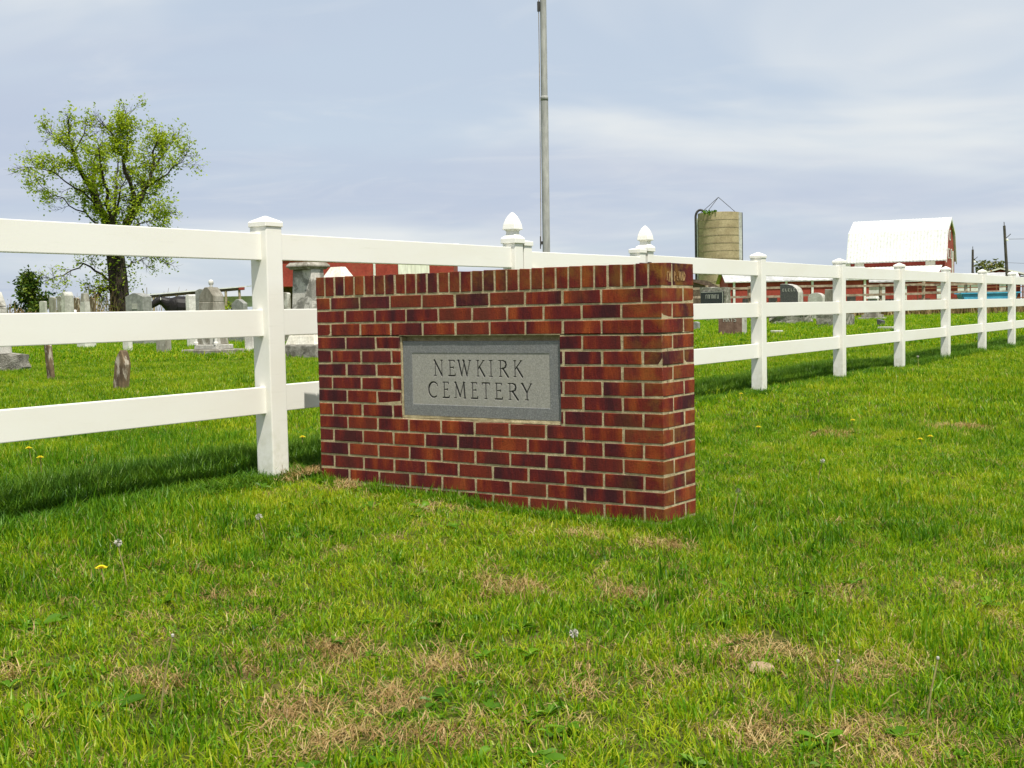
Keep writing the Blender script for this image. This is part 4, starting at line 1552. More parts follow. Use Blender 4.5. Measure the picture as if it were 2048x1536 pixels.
def build_farm():
    build_barn()
    # long grey-roofed shed
    b = gable_shed('cattle_shed', 'long low red cattle shed with weathered grey metal roof, left of the white-roofed barn', (-37.2, 95.6), R(33), 11.6, 5.5, 2.75, 3.75, 'red_siding', 'grey_metal', 46)
    for i in range(6):
        MB().box(-5.4 + i * 2.15, -5.22 + i * 2.15, -2.90, -2.757, 0, 2.68).build('post', 'white_metal', b)
    for i in range(5):
        MB().box(-4.6 + i * 2.15, -3.9 + i * 2.15, -2.80, -2.757, 0.35, 1.25).build('opening', 'dark_iron', b)
    # low red shed between the two
    b = gable_shed('feed_shed', 'low red feed shed with white doors standing before the white-roofed barn', (-27.5, 103.5), R(18), 12.5, 5.0, 2.5, 3.0, 'red_siding', 'grey_metal', 46)
    for xx, w_ in ((-5.0, .9), (-2.6, .25), (.3, .25), (2.6, .9), (5.2, .25)):
        MB().box(xx - w_, xx + w_, -2.58, -2.507, .2, 2.0).build('door', 'white_metal', b)
    for i in range(4):
        MB().box(-4.2 + i * 2.7, -3.2 + i * 2.7, -2.56, -2.507, .3, .95).build('opening', 'dark_iron', b)
    # rusty lean-to beside the silo
    b = thing('lean_to', 'rusty sheet-iron lean-to at the foot of the silo', 'shed', (-48.0, 100.0, H(-48, 100)), R(26))
    MB().prism([(-3.2, 0), (2.6, 0), (2.6, 1.9), (.6, 3.0), (-3.2, 3.5)], -2, 2).build('wall', 'dark_wood', b)
    m = MB()
    corrugated(m, (2.8, 2.2, 1.85), (2.8, -2.2, 1.85), (-3.4, -2.2, 3.72), (-3.4, 2.2, 3.72), 20, .04)
    m.build('roof', 'rust', b)
    # red gable shed far right
    x, y = -25.6, 117.5
    b = thing('gable_shed', 'small dark red gable-fronted shed with white trim at the right edge', 'shed', (x, y, H(x, y)), R(13.6))
    MB().prism([(-1.75, 0), (1.75, 0), (1.75, 3.05), (0, 3.5), (-1.75, 3.05)], 0, 5).build('wall', 'red_dark', b)
    for sg in (-1, 1):
        m = MB()
        m.add([(0, -.35, 3.72), (sg * 2.15, -.35, 3.15), (sg * 2.15, 5.2, 3.15), (0, 5.2, 3.72), (0, -.35, 3.58), (sg * 2.15, -.35, 3.01), (sg * 2.15, 5.2, 3.01), (0, 5.2, 3.58)],
              [(0, 1, 2, 3), (7, 6, 5, 4), (0, 4, 5, 1), (1, 5, 6, 2), (2, 6, 7, 3), (3, 7, 4, 0)])
        m.build('roof', 'rusty_white', b)
    MB().lathe([(.16, -.02), (.16, .02)], 14).build('vent', 'white_metal', b, loc=(-.02, -.02, 3.08), rot=(R(90), 0, 0))
    MB().box(-.9, -.2, -.05, -.005, 0, 2.0).build('door', 'white_metal', b)
    m = MB()
    m.add([(1.8, -1.4, 2.75), (4.6, -1.4, 2.55), (4.6, 3, 2.75), (1.8, 3, 2.95), (1.8, -1.4, 2.6), (4.6, -1.4, 2.4), (4.6, 3, 2.6), (1.8, 3, 2.8)],
          [(0, 1, 2, 3), (7, 6, 5, 4), (0, 4, 5, 1), (1, 5, 6, 2), (2, 6, 7, 3), (3, 7, 4, 0)])
    m.build('porch_roof', 'grey_metal', b)
    for xx in (1.95, 4.45):
        MB().box(xx - .07, xx + .07, -1.3, -1.16, 0, 2.6).build('porch_post', 'dark_wood', b)
    # red pole barn behind the left fence
    x0, y0, x1, y1 = -69.3, 65.6, -57.11, 74.36
    th = math.atan2(y1 - y0, x1 - x0)
    Lb = math.hypot(x1 - x0, y1 - y0)
    b = thing('pole_barn', 'long red metal pole barn with white door behind the pedestal monument', 'barn', (x0, y0, H(x0, y0)), th)
    MB().box(0, Lb, 0, 9, 2.95, 5.75).build('wall', 'red_siding', b)
    nb = 7
    for i in range(nb):
        MB().box(i * (Lb - .25) / (nb - 1), i * (Lb - .25) / (nb - 1) + .25, 0.02, .27, 0, 2.94).build('post', 'white_metal', b)
    MB().box(0.3, Lb - .3, 4.6, 4.8, 0, 2.94).build('rear_wall', 'dark_wood', b)
    MB().box(8.55, 8.72, -.06, -.004, 2.95, 5.74).build('downspout', 'white_metal', b)
    MB().box(10.55, 13.05, -.08, -.004, 2.4, 5.6).build('door', 'rusty_white', b)
    m = MB()
    corrugated(m, (-.3, -.4, 5.76), (Lb + .3, -.4, 5.76), (Lb + .3, 4.5, 6.35), (-.3, 4.5, 6.35), 60, .03)
    m.add([(-.3, -.4, 5.7), (Lb + .3, -.4, 5.7), (Lb + .3, 4.5, 6.3), (-.3, 4.5, 6.3)], [(3, 2, 1, 0)])
    m.build('roof', 'white_metal', b)
    # open cattle shelter behind the left graves
    x0, y0, x1, y1 = -37.85, 29.05, -34.63, 31.33
    th = math.atan2(y1 - y0, x1 - x0)
    Lb = math.hypot(x1 - x0, y1 - y0)
    b = thing('cattle_shelter', 'open-sided cattle shelter with thin white roof behind the left graves', 'shed', (x0, y0, H(x0, y0)), th)
    m = MB()
    m.add([(-.1, -.2, 1.84), (Lb + .1, -.2, 2.10), (Lb + .1, 2.4, 2.2), (-.1, 2.4, 1.94), (-.1, -.2, 1.80), (Lb + .1, -.2, 2.06), (Lb + .1, 2.4, 2.16), (-.1, 2.4, 1.90)],
          [(0, 1, 2, 3), (7, 6, 5, 4), (0, 4, 5, 1), (1, 5, 6, 2), (2, 6, 7, 3), (3, 7, 4, 0)])
    m.build('roof', 'white_metal', b)
    m = MB()
    m.add([(0, -.15, 1.68), (Lb, -.15, 1.94), (Lb, -.05, 1.94), (0, -.05, 1.68), (0, -.15, 1.80), (Lb, -.15, 2.06), (Lb, -.05, 2.06), (0, -.05, 1.80)],
          [(3, 2, 1, 0), (4, 5, 6, 7), (0, 1, 5, 4), (1, 2, 6, 5), (2, 3, 7, 6), (3, 0, 4, 7)])
    m.build('beam', 'dark_wood', b)
    for i, xx in enumerate((.12, 1.05, 2.05, 3.15, Lb - .15)):
        MB().tube([(xx, -.1, -.1), (xx + random.uniform(-.08, .08), -.1, 1.72 + .065 * xx)], .055, 7).build('post', 'old_wood', b)
    MB().box(Lb - .22, Lb + .02, -.20, -.155, 1.95, 2.05).build('reflector', 'red_siding', b)
    MB().box(Lb * .6, Lb, 2.2, 2.24, 1.25, 1.72).build('rear_panel', 'pale_pipe', b)
    MB().tube([(.1, -.25, 1.05), (1.1, -.25, .86)], .035, 6).build('rail', 'tag_white', b)
    # silo
    x, y = -52.95, 114.2
    s = thing('silo', 'roofless tan concrete-stave silo with gooseneck pipe and guy wires', 'silo', (x, y, H(x, y)), R(25.8))
    rr = 2.2
    prof = []
    Hs = 10.35
    nb = 13
    for i in range(nb):
        z0 = Hs * i / nb
        z1 = Hs * (i + 1) / nb
        prof += [(rr, z0 + .03), (rr, z1 - .03), (rr - .04, z1 - .02), (rr - .04, z1 + .02)]
    prof[-1] = (rr - .04, Hs)
    prof += [(rr - .2, Hs), (rr - .2, Hs - 1.5)]
    MB().lathe(prof, 40).build('barrel', 'silo_stave', s)
    for i in range(1, nb):
        MB().lathe([(rr + .01, 0), (rr + .025, .02), (rr + .01, .04)], 40).build('hoop', 'old_wood', s, loc=(0, 0, Hs * i / nb - .02 + random.uniform(-.05, .05)))
    m = MB()
    m.tube([(-rr - .22, -.3, 0), (-rr - .22, -.3, Hs - .35)] + [(-rr - .22 + .5 - .5 * math.cos(a), -.3, Hs - .35 + .72 * math.sin(a)) for a in np.linspace(.2, math.pi * .96, 9)], .12, 8)
    m.build('filler_pipe', 'dark_iron', s)
    MB().tube([(-rr - .05, -.45, 0), (-rr - .05, -.45, Hs - .5)], .06, 6).build('ladder_rail', 'pale_pipe', s)
    MB().box(rr - .25, rr + .12, -.9, -.2, 0, Hs - .05).build('chute', 'grey_metal', s)
    MB().tube([(rr + .17, -.5, 0), (rr + .17, -.5, Hs - .05)], .04, 6).build('chute_pipe', 'dark_iron', s)
    ap = (-.05, 0, Hs + 1.65)
    for e in ((-rr + .2, .3, Hs), (-rr + .95, -1.3, Hs), (rr - .5, -.6, Hs)):
        MB().tube([e, ap], .03, 5).build('guy_wire', 'dark_iron', s)
    rng = np.random.default_rng(9)
    P = np.stack([rng.uniform(-1.5, -.25, 80), -np.sqrt(np.clip(rr ** 2 - rng.uniform(-1.5, -.25, 80) ** 2, .5, None)), Hs + rng.normal(size=80) * .07], 1)
    o = link(bpy.data.objects.new('vine', leaf_mesh('vine', P, .2, 'weed_leaf', rng)))
    o.parent = s
    # utility poles with arms
    for (px, py, hh, lean, lab, name) in ((-28.61, 119.2, 5.6, .004, 'short dark utility pole left of the distant olive tree', 'utility_pole'),
                                          (-20.68, 100.24, 6.65, -.055, 'leaning dark utility pole with insulator above the red gable shed', 'utility_pole')):
        p = thing(name, lab, 'utility pole', (px, py, H(px, py)), R(14), tilt=(0, lean))
        MB().tube([(0, 0, -.2), (0, 0, hh)], [.14, .10], 8).build('shaft', 'utility_wood', p)
        MB().tube([(0, 0, hh), (0, 0, hh + .3)], .03, 6).build('pin', 'dark_iron', p)
        MB().lathe([(.02, 0), (.10, .03), (.10, .14), (.02, .18)], 8).build('insulator', 'tag_white', p, loc=(.16, -.05, hh - 1.25))
        MB().tube([(.1, 0, hh - 1.0), (.45, 0, hh - .7)], .03, 5).build('arm', 'dark_iron', p)
        pts = [(.16, -.05, hh - 1.1)] + [(.16 + k * 2.6, -.3 * k, hh - 1.1 - .24 * k + .012 * k * k) for k in range(1, 9)]
        MB().tube(pts, .014, 4).build('wire', 'dark_iron', p)
    # corral fence
    A, B = Vector((-22.4, 45.2)), Vector((-9.6, 54.3))
    f = thing('corral_fence', 'old wooden corral fence behind the right-hand graves', 'fence', (A.x, A.y, H(A.x, A.y)), math.atan2(B.y - A.y, B.x - A.x))
    Lc = (B - A).length
    n = 8
    for i in range(n + 1):
        xx = Lc * i / n
        MB().tube([(xx, 0, -.2), (xx + random.uniform(-.06, .06), 0, 1.55 + random.uniform(-.1, .12))], .075, 7).build('post', 'old_wood', f)
    for i in range(n):
        for zt in (1.42, 1.02, .62, .28):
            a, bq = Lc * i / n - .05, Lc * (i + 1) / n + .05
            j = random.uniform(-.04, .04)
            MB().box(a, bq, -.10 - .04 * (i % 2), -.065 - .04 * (i % 2), zt - .055 + j, zt + .045 + j).build('rail', 'old_wood', f)
    # wire panel right of it
    A2, B2 = Vector((-13.4, 53.2)), Vector((-6.5, 58.3))
    f = thing('livestock_panel', 'rusty tubular livestock panel behind the blue feed bunk', 'gate', (A2.x, A2.y, H(A2.x, A2.y)), math.atan2(B2.y - A2.y, B2.x - A2.x))
    Lp = (B2 - A2).length
    for zt in (1.5, 1.25, 1.0, .75, .5, .25):
        MB().tube([(0, 0, zt), (Lp, 0, zt)], .022, 6).build('bar', 'rust', f)
    for i in range(8):
        MB().tube([(Lp * i / 7, 0, 0), (Lp * i / 7, 0, 1.52)], .028, 6).build('upright', 'rust', f)
    # blue bunk
    x0, y0, x1, y1 = -11.4, 53.0, -9.2, 54.6
    th = math.atan2(y1 - y0, x1 - x0)
    b = thing('feed_bunk', 'bright blue feed bunk raised on legs beyond the right fence', 'feed bunk', (x0, y0, H(x0, y0)), th)
    MB().prism([(-.1, .98), (.05, .62), (2.35, .62), (2.5, .98)], -.35, .35).build('trough', 'blue_paint', b, bevel=.03)
    m = MB()
    m.box(-.16, 2.56, -.41, -.35, .95, 1.01)
    m.build('rim', 'blue_paint', b)
    m = MB()
    m.box(-.16, 2.56, .35, .41, .95, 1.01)
    m.build('rim', 'blue_paint', b)
    for xx in (.2, 2.2):
        for yy in (-.28, .28):
            MB().box(xx - .04, xx + .04, yy - .04, yy + .04, -.1, .65).build('leg', 'dark_iron', b)


build_farm()


# ------------------------------------------------------------------ cow
def build_cow():
    x, y = -31.05, 25.55
    c = thing('cow', 'black cow with white ear tag standing behind the left graves', 'cow', (x, y, H(x, y)), R(50.5))
    c.scale = (1.1, 1.1, 1.13)
    V = [(-.55, 0, 1.10), (-.2, 0, 1.06), (.2, 0, 1.06), (.6, 0, 1.09), (.92, 0, 1.12),      # 0-4 spine shoulder -> rump
         (-.82, 0, 1.18), (-1.06, 0, 1.36), (-1.20, -.02, 1.28), (-1.40, -.04, 1.12)]         # 5-8 neck, poll, face, muzzle
    rad = [(.31, .38), (.35, .40), (.36, .40), (.33, .36), (.24, .27), (.21, .23), (.15, .15), (.13, .14), (.085, .08)]
    E_ = [(0, 1), (1, 2), (2, 3), (3, 4), (0, 5), (5, 6), (6, 7), (7, 8)]

    def leg(root, pts, rr):
        i = root
        for p, r_ in zip(pts, rr):
            V.append(p)
            rad.append((r_, r_))
            E_.append((i, len(V) - 1))
            i = len(V) - 1
    for s in (-1, 1):
        leg(0, [(-.55, s * .17, .78), (-.56, s * .18, .45), (-.55, s * .18, .12), (-.60, s * .18, .03)], [.13, .075, .05, .055])
        leg(4, [(.86, s * .17, .80), (.80, s * .18, .55), (.96, s * .18, .42), (.93, s * .18, .12), (.88, s * .18, .03)], [.17, .10, .065, .05, .055])
    me = bpy.data.meshes.new('body')
    me.from_pydata(V, E_, [])
    o = link(bpy.data.objects.new('body', me))
    o.parent = c
    sk = o.modifiers.new('skin', 'SKIN')
    for i, (a, b) in enumerate(rad):
        me.skin_vertices[0].data[i].radius = (a, b)
    me.skin_vertices[0].data[1].use_root = True
    ss = o.modifiers.new('subd', 'SUBSURF')
    ss.levels = 2
    ss.render_levels = 2
    me.materials.append(MATS['cow_hide'])
    for s in (-1, 1):
        m = MB()
        m.frustum(.02, .06, 0, .05, .10, .09)
        m.frustum(.05, .10, .09, .01, .02, .22)
        e = m.build('ear', 'cow_hide', c, loc=(-1.06, s * .13, 1.42), rot=(s * -1.15, 0, .2))
    MB().box(-.012, .012, -.03, .03, -.04, .04).build('ear_tag', 'tag_white', c, loc=(-1.05, -.25, 1.38), bevel=.005)
    m = MB()
    m.tube([(1.10, 0, 1.22), (1.20, 0, 1.10), (1.20, 0, .75), (1.18, 0, .5)], [.035, .025, .018, .035], 6)
    m.build('tail', 'cow_hide', c)


build_cow()


# ------------------------------------------------------------------ dandelions and a stone in the lawn
def build_small():
    rng = np.random.default_rng(3)
    dl = [
        (0.94, -2.04, .07, 'y', 'single yellow dandelion in the open lawn at the lower left'),
        (0.97, 3.24, .07, 'y', 'yellow dandelion in the lawn nearest the right end of the brick wall'),
        (1.30, 4.23, .07, 'y', 'yellow dandelion midway between the wall and the right fence'),
        (2.02, 3.79, .06, 'y', 'upper yellow dandelion of the pair at the right of the lawn'),
        (2.04, 3.54, .06, 'y', 'lower yellow dandelion of the pair at the right of the lawn'),
        (-0.12, 5.39, .08, 'y', 'yellow dandelion left of the first right fence post'),
        (-0.80, 0.66, .14, 'y', 'yellow dandelion in the shade beside the left end of the brick wall'),
        (-2.04, -0.34, .13, 'y', 'yellow dandelion furthest into the shaded grass at the left edge'),
        (-1.50, -0.64, .13, 'y', 'yellow dandelion nearer the left fence in its shade'),
        (2.25, 0.17, .17, 's', 'white dandelion clock beside the right foot of the brick wall'),
        (1.00, -1.99, .15, 's', 'white dandelion clock on a brown stem at the left of the lawn'),
        (0.92, -1.26, .12, 's', 'pale dandelion clock below the left fence post'),
        (-0.30, 11.0, .17, 's', 'white dandelion clock at the foot of the third right fence post'),
        (2.00, 1.79, .10, 's', 'white dandelion clock in the lawn right of the wall'),
        (2.65, -1.69, .06, 's', 'white dandelion clock low in the middle of the foreground'),
        (2.12, -2.76, .20, 'b', 'bare brown flower stalk leaning right in the lower left foreground'),
        (3.62, -1.60, .15, 'b', 'upright bare flower stalk in the lower right foreground'),
        (3.41, -1.73, .14, 'b', 'curved bare flower stalk left of the upright one in the lower right foreground'),
    ]
    for x, y, h, kind, lab in dl:
        t = thing('dandelion', lab, 'dandelion', (x, y, H(x, y)), rng.uniform(0, 6), 'dandelions in the lawn')
        lx, ly = rng.uniform(-.04, .04, 2)
        if kind == 'b':
            lx, ly = .035, .02
            t.rotation_euler[2] = .6
        m = MB()
        m.tube([(0, 0, -.02), (lx * .4, ly * .4, h * .5), (lx, ly, h)], [.0028, .0024, .002], 6)
        m.build('stem', 'flower_stem', t)
        if kind == 'y':
            m = MB()
            for r_, zz, n in ((.021, .0, 15), (.015, .004, 12), (.009, .007, 8)):
                for i in range(n):
                    a = 2 * math.pi * i / n + r_ * 100
                    dx, dy = math.cos(a), math.sin(a)
                    m.add([(lx - dy * .0015, ly + dx * .0015, h + zz), (lx + dy * .0015, ly - dx * .0015, h + zz),
                           (lx + dx * r_ + dy * .0028, ly + dy * r_ - dx * .0028, h + zz + .004), (lx + dx * r_ - dy * .0028, ly + dy * r_ + dx * .0028, h + zz + .004)], [(0, 1, 2, 3)])
            m.build('flower_head', 'dandelion_yellow', t)
        elif kind == 's':
            m = MB()
            for i in range(60):
                d = Vector(rng.normal(size=3)).normalized()
                s_ = d.orthogonal().normalized()
                c = Vector((lx, ly, h + .012))
                a, b_ = c + d * .003, c + d * .0135
                m.add([a - s_ * .0004, a + s_ * .0004, b_ + s_ * .0018, b_ - s_ * .0018], [(0, 1, 2, 3)])
            m.build('seed_head', 'seed_fluff', t)
        else:
            MB().lathe([(.001, 0), (.004, .003), (.004, .008), (.001, .010)], 8).build('bud', 'seed_fluff', t, loc=(lx, ly, h))
    t = thing('field_stone', 'small tan stone half buried in the bare patch of the foreground', 'stone', (3.11, -1.46, H(3.11, -1.46)), .4)
    bm = bmesh.new()
    bmesh.ops.create_icosphere(bm, subdivisions=2, radius=1)
    for v in bm.verts:
        v.co = Vector((v.co.x * .045, v.co.y * .03, v.co.z * .022)) * (1 + random.uniform(-.12, .12))
        v.co.z += .006
    me = bpy.data.meshes.new('chunk')
    bm.to_mesh(me)
    bm.free()
    me.materials.append(MATS['field_stone'])
    o = link(bpy.data.objects.new('chunk', me))
    o.parent = t


build_small()


# ------------------------------------------------------------------ grass
def tuft(name, n, rad, h0, h1, w, lean0, lean1, mat, seed, curl=0.5):
    rng = np.random.default_rng(seed)
    rr = rad * np.sqrt(rng.uniform(0, 1, n))
    a = rng.uniform(0, 2 * np.pi, n)
    B = np.stack([rr * np.cos(a), rr * np.sin(a), np.full(n, -0.01)], 1)
    az = rng.uniform(0, 2 * np.pi, n)
    ln = rng.uniform(lean0, lean1, n)
    L = rng.uniform(h0, h1, n)
    ww = w * rng.uniform(0.6, 1.35, n)
    hd = np.stack([np.cos(az), np.sin(az), np.zeros(n)], 1)
    sd_ = np.stack([-np.sin(az), np.cos(az), np.zeros(n)], 1)
    tw = rng.uniform(-0.9, 0.9, n)[:, None]
    sd_ = sd_ * np.cos(tw) + hd * np.sin(tw)
    up = np.array([[0, 0, 1.0]])
    d1 = hd * np.sin(ln * 0.6)[:, None] + up * np.cos(ln * 0.6)[:, None]
    l2 = ln + curl * rng.uniform(0.1, 1.0, n)
    d2 = hd * np.sin(l2)[:, None] + up * np.cos(l2)[:, None]
    m_ = B + d1 * (L * 0.55)[:, None]
    t_ = m_ + d2 * (L * 0.45)[:, None]
    W_ = sd_ * ww[:, None] * 0.5
    V = np.stack([B - W_, B + W_, m_ + W_ * 0.85, m_ - W_ * 0.85, t_], 1).reshape(-1, 3)
    F = []
    for i in range(n):
        o = i * 5
        F.append((o, o + 1, o + 2, o + 3))
        F.append((o + 3, o + 2, o + 4))
    me = bpy.data.meshes.new(name)
    me.from_pydata(V.tolist(), [], F)
    at = me.attributes.new('tint', 'FLOAT', 'POINT')
    at.data.foreach_set('value', np.repeat(rng.uniform(0, 1, n), 5).astype(np.float32))
    me.materials.append(MATS[mat])
    return bpy.data.objects.new(name, me)


def rosette(name, seed, mat='weed_leaf', nl=8, size=0.075):
    rng = np.random.default_rng(seed)
    V, F, T = [], [], []
    for i in range(nl):
        a = rng.uniform(0, 2 * math.pi)
        L = size * rng.uniform(0.45, 1.5)
        w = L * rng.uniform(0.13, 0.26)
        lift = rng.uniform(0.15, 0.7)
        d = np.array([math.cos(a), math.sin(a), 0])
        s = np.array([-math.sin(a), math.cos(a), 0])
        prev = None
        tt = rng.uniform()
        for k, (f, ww) in enumerate(((0.05, .18), (.3, .6), (.55, 1.0), (.8, .85), (1.0, .08))):
            c = d * L * f + np.array([0, 0, 0.005 + L * lift * (f - 0.55 * f * f)])
            o = len(V)
            V += [tuple(c - s * w * ww + np.array([0, 0, .004 * ww])), tuple(c), tuple(c + s * w * ww + np.array([0, 0, .004 * ww]))]
            T += [tt] * 3
            if prev is not None:
                F += [(prev, prev + 1, o + 1, o), (prev + 1, prev + 2, o + 2, o + 1)]
            prev = o
    me = bpy.data.meshes.new(name)
    me.from_pydata(V, [], F)
    at = me.attributes.new('tint', 'FLOAT', 'POINT')
    at.data.foreach_set('value', np.array(T, dtype=np.float32))
    me.materials.append(MATS[mat])
    return bpy.data.objects.new(name, me)


def scatter(name, label, cat, variants, P, rot, scl, var):
    """one point mesh; geometry nodes put a tuft on each point"""
    col = bpy.data.collections.new(name + '_tufts')
    for i, v in enumerate(variants):
        v.name = '%s_%02d' % (name, i)
        col.objects.link(v)
    me = bpy.data.meshes.new(name)
    n = len(P)
    me.vertices.add(n)
    me.vertices.foreach_set('co', np.asarray(P, dtype=np.float32).ravel())
    for nm, typ, dat, key in (('rot', 'FLOAT_VECTOR', rot, 'vector'), ('scl', 'FLOAT_VECTOR', scl, 'vector'), ('var', 'INT', var, 'value')):
        at = me.attributes.new(nm, typ, 'POINT')
        at.data.foreach_set(key, np.asarray(dat, dtype=np.int32 if typ == 'INT' else np.float32).ravel())
    o = link(bpy.data.objects.new(name, me))
    tag(o, label, cat, kind='stuff')
    ng = bpy.data.node_groups.new(name + '_scatter', 'GeometryNodeTree')
    ng.interface.new_socket('Geometry', in_out='INPUT', socket_type='NodeSocketGeometry')
    ng.interface.new_socket('Geometry', in_out='OUTPUT', socket_type='NodeSocketGeometry')
    N = ng.nodes.new
    gi, go = N('NodeGroupInput'), N('NodeGroupOutput')
    ci = N('GeometryNodeCollectionInfo')
    ci.inputs['Collection'].default_value = col
    ci.inputs['Separate Children'].default_value = True
    ci.inputs['Reset Children'].default_value = True
    ip = N('GeometryNodeInstanceOnPoints')
    ip.inputs['Pick Instance'].default_value = True

    def na(nm, typ):
        a = N('GeometryNodeInputNamedAttribute')
        a.data_type = typ
        a.inputs['Name'].default_value = nm
        return a.outputs['Attribute']
    l = ng.links.new
    l(gi.outputs[0], ip.inputs['Points'])
    l(ci.outputs[0], ip.inputs['Instance'])
    l(na('var', 'INT'), ip.inputs['Instance Index'])
    l(na('rot', 'FLOAT_VECTOR'), ip.inputs['Rotation'])
    l(na('scl', 'FLOAT_VECTOR'), ip.inputs['Scale'])
    l(ip.outputs[0], go.inputs[0])
    md = o.modifiers.new('scatter', 'NODES')
    md.node_group = ng
    return o


CAMP = np.array([4.5528, -4.6710])
YAW = 0.616524
FWD = np.array([-math.sin(YAW), math.cos(YAW)])
RGT = np.array([math.cos(YAW), math.sin(YAW)])

THATCH = [(2.04, -2.08, .17), (2.44, -2.31, .16), (2.33, -2.54, .13), (3.00, -1.35, .17), (3.14, -1.30, .12), (1.77, -0.28, .12), (2.44, -2.04, .10), (2.40, -1.02, .13),
          (2.60, -2.61, .15), (3.29, -1.92, .13), (1.83, 4.90, .35), (1.33, 3.74, .30), (1.84, -2.55, .12), (3.52, -1.77, .11), (3.02, -0.55, .09),
          (2.01, -1.18, .16), (3.67, -1.81, .12), (-0.08, -0.04, .15), (-0.02, 0.10, .13), (0.25, -0.10, .10), (1.0, -.15, .10), (2.15, -.25, .12), (2.75, -2.4, .10)]


def thatch_mask(x, y):
    m = np.zeros_like(x)
    wob = 0.7 + 0.75 * vnoise(x, y, 9.0, 5)
    for cx, cy, r_ in THATCH:
        d = np.hypot((x - cx), (y - cy)) / (r_ * 0.8 * wob)
        m = np.maximum(m, np.clip(1.35 - d, 0, 1))
    # random small bare spots over the worn foreground
    fr = np.clip(1 - np.abs(np.hypot(x - 2.7, y + 1.9)) / 2.2, 0, 1)
    nz = vnoise(x, y, 4.2, 8) * 0.6 + vnoise(x, y, 11.0, 9) * 0.4
    m = np.maximum(m, np.clip((nz - 0.735 + 0.12 * fr) * 5, 0, 1) * (0.3 + 0.5 * fr))
    return m


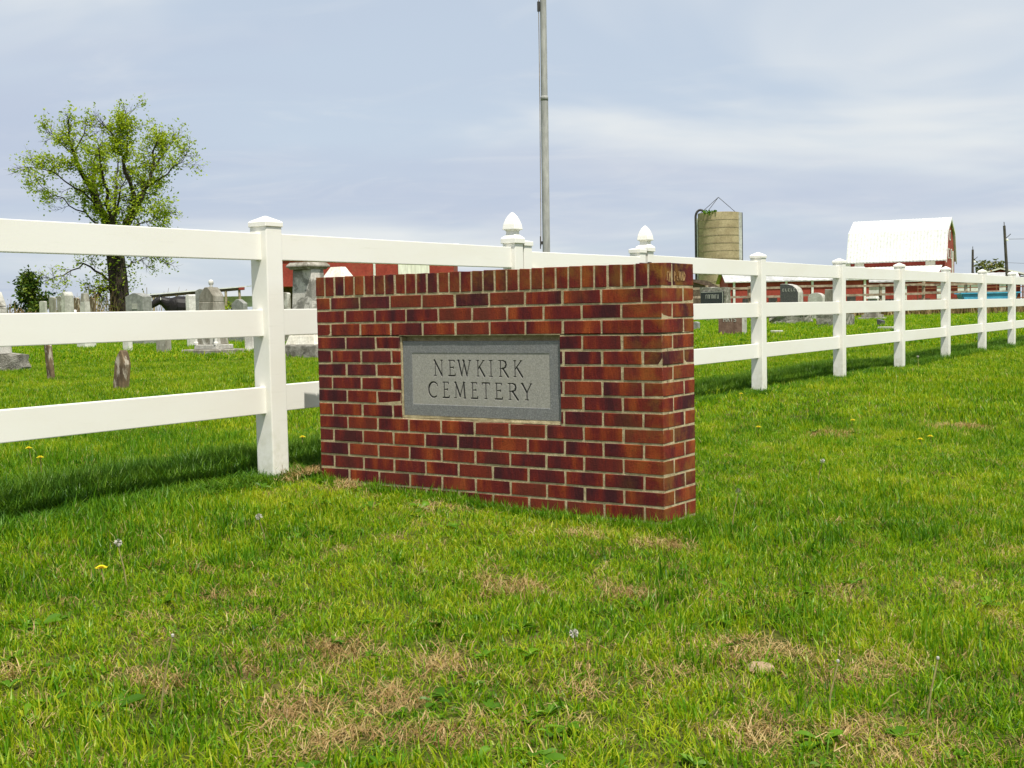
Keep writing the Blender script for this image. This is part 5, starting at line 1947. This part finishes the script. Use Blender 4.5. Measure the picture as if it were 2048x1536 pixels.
def build_grass():
    rng = np.random.default_rng(21)

    def ring(d0, d1, sp, pad=1.18):
        """jittered grid of points inside a widened view wedge between two distances"""
        xs = np.arange(CAMP[0] - d1 * 1.1, CAMP[0] + d1 * 1.1, sp)
        ys = np.arange(CAMP[1] - 1.0, CAMP[1] + d1 * 1.1, sp)
        X, Y = np.meshgrid(xs, ys)
        x = X.ravel() + rng.uniform(-.5, .5, X.size) * sp
        y = Y.ravel() + rng.uniform(-.5, .5, X.size) * sp
        rel = np.stack([x, y], 1) - CAMP
        f = rel @ FWD
        s = rel @ RGT
        k = (f > d0) & (f <= d1) & (np.abs(s) < f * 0.414 * pad + 0.35)
        return x[k], y[k], f[k]

    def outside_wall(x, y, g=0.012):
        return ~((x > -g) & (x < WL + g) & (y > -g) & (y < WD + g))
    lawn = [tuft('g', 60, .075, .024, .066, .0038, .05, 1.05, 'grass_blade', 100 + i) for i in range(7)]
    lawn += [tuft('g', 26, .055, .045, .10, .0052, .05, .95, 'coarse_blade', 120 + i) for i in range(4)]
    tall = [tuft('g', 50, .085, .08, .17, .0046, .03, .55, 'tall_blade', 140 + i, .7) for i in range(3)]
    mid = [tuft('g', 80, .17, .03, .075, .0062, .05, .7, 'grass_blade', 160 + i) for i in range(5)]
    far = [tuft('g', 110, .42, .035, .10, .016, .05, .7, 'grass_blade', 180 + i) for i in range(4)]
    V = lawn + tall + mid + far
    iL, iC, iT, iM, iF = 0, 7, 11, 14, 19
    P, Rt, Sc, Va = [], [], [], []

    def put(x, y, var, sx, sz, lean=0.12):
        n = len(x)
        if not n:
            return
        z = hgt(x, y)
        P.append(np.stack([x, y, z], 1))
        Rt.append(np.stack([rng.normal(size=n) * lean, rng.normal(size=n) * lean, rng.uniform(0, 6.283, n)], 1))
        Sc.append(np.stack([sx, sx, sz], 1))
        Va.append(var)
    # near lawn
    x, y, f = ring(1.4, 9.5, 0.069)
    ok = outside_wall(x, y)
    x, y = x[ok], y[ok]
    tm = thatch_mask(x, y)
    keep = rng.uniform(size=len(x)) > tm * 0.74
    x, y, tm = x[keep], y[keep], tm[keep]
    vig = vnoise(x, y, 0.9, 3) * 0.6 + vnoise(x, y, 3.1, 4) * 0.4        # vigour patches
    coarse = rng.uniform(size=len(x)) < np.clip((vig - 0.48) * 1.6, 0.03, 0.55)
    var = np.where(coarse, rng.integers(iC, iT, len(x)), rng.integers(iL, iC, len(x)))
    sz = (0.40 + 1.20 * vig) * rng.uniform(0.8, 1.2, len(x)) * (1 - 0.4 * tm)
    put(x, y, var, rng.uniform(0.85, 1.2, len(x)), sz)
    # middle lawn
    x, y, f = ring(9.5, 24, 0.15)
    vig = vnoise(x, y, 0.5, 3) * 0.6 + vnoise(x, y, 2.0, 4) * 0.4
    put(x, y, rng.integers(iM, iF, len(x)), rng.uniform(0.85, 1.25, len(x)), (0.6 + 0.8 * vig) * rng.uniform(0.8, 1.2, len(x)))
    # far lawn
    x, y, f = ring(24, 62, 0.42)
    put(x, y, rng.integers(iF, len(V), len(x)), rng.uniform(0.85, 1.25, len(x)), rng.uniform(0.6, 1.2, len(x)))
    # unmown strip under and behind the fence, its width and dark blades broadening the shadow
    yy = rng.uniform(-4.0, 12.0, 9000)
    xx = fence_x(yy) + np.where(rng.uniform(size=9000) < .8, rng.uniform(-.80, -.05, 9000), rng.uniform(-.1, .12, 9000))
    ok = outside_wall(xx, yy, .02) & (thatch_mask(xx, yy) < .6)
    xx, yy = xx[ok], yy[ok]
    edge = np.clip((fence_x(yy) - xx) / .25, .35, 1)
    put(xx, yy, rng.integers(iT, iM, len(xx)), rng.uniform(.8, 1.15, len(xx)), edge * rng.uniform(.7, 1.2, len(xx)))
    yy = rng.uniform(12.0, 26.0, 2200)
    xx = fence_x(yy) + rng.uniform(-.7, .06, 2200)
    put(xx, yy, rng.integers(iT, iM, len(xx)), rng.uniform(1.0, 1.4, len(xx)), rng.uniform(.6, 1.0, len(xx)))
    # grass tight against the wall base and posts
    xx = rng.uniform(-.03, WL + .03, 260)
    yy = np.where(rng.uniform(size=260) < .62, -0.035 - rng.uniform(0, .05, 260), WD + .03 + rng.uniform(0, .05, 260))
    ok = thatch_mask(xx, yy) < .8
    put(xx[ok], yy[ok], rng.integers(iC, iT, ok.sum()), rng.uniform(.7, 1., ok.sum()), rng.uniform(.6, 1.15, ok.sum()))
    yy = rng.uniform(-.02, WD, 60)
    put(WL + .03 + rng.uniform(0, .05, 60), yy, rng.integers(iC, iT, 60), rng.uniform(.7, 1., 60), rng.uniform(.6, 1.1, 60))
    scatter('lawn_grass', 'bright green mown grass with taller tufts along the fence', 'grass', V, np.concatenate(P), np.concatenate(Rt), np.concatenate(Sc), np.concatenate(Va))

    # dry thatch
    dry = [tuft('s', 60, .08, .02, .075, .0024, 1.3, 1.62, 'straw_blade', 300 + i, .08) for i in range(5)]
    x, y, f = ring(1.4, 9.5, 0.05)
    ok = outside_wall(x, y)
    x, y = x[ok], y[ok]
    tm = thatch_mask(x, y)
    k = rng.uniform(size=len(x)) < tm * 0.85 + 0.05
    x, y = x[k], y[k]
    n = len(x)
    z = hgt(x, y) + .006
    heap = np.zeros(n)
    for cx, cy, hh, r_ in ((-.06, .03, .07, .13), (.22, -.06, .05, .10)):
        heap = np.maximum(heap, hh * np.exp(-((x - cx) ** 2 + (y - cy) ** 2) / (r_ * r_)))
    z = z + heap * rng.uniform(.2, 1.0, n)
    scatter('dry_thatch', 'tan dead grass thatch in worn patches of the lawn', 'dead grass', dry, np.stack([x, y, z], 1),
            np.stack([rng.normal(size=n) * .12, rng.normal(size=n) * .12, rng.uniform(0, 6.28, n)], 1), np.stack([rng.uniform(.7, 1.1, n)] * 3, 1), rng.integers(0, 5, n))
    # broadleaf weeds
    ros = [rosette('w', 400 + i, nl=6 + i % 4, size=.026 + .005 * i) for i in range(5)] + [rosette('w', 420 + i, nl=9, size=.022) for i in range(2)]
    x, y, f = ring(1.4, 9.5, 0.085)
    ok = outside_wall(x, y, .05)
    x, y = x[ok], y[ok]
    pr = np.clip((vnoise(x, y, 1.7, 14) - .52) * 1.6, 0.02, .45) * np.clip(1.3 - f[ok] / 9, .15, 1)
    k = rng.uniform(size=len(x)) < pr
    x, y = x[k], y[k]
    n = len(x)
    scatter('broadleaf_weeds', 'low broad-leaved weeds mixed into the lawn', 'weeds', ros, np.stack([x, y, hgt(x, y) + .008], 1),
            np.stack([rng.normal(size=n) * .15, rng.normal(size=n) * .15, rng.uniform(0, 6.28, n)], 1), np.stack([rng.uniform(.6, 1.15, n)] * 3, 1), rng.integers(0, 7, n))


build_grass()
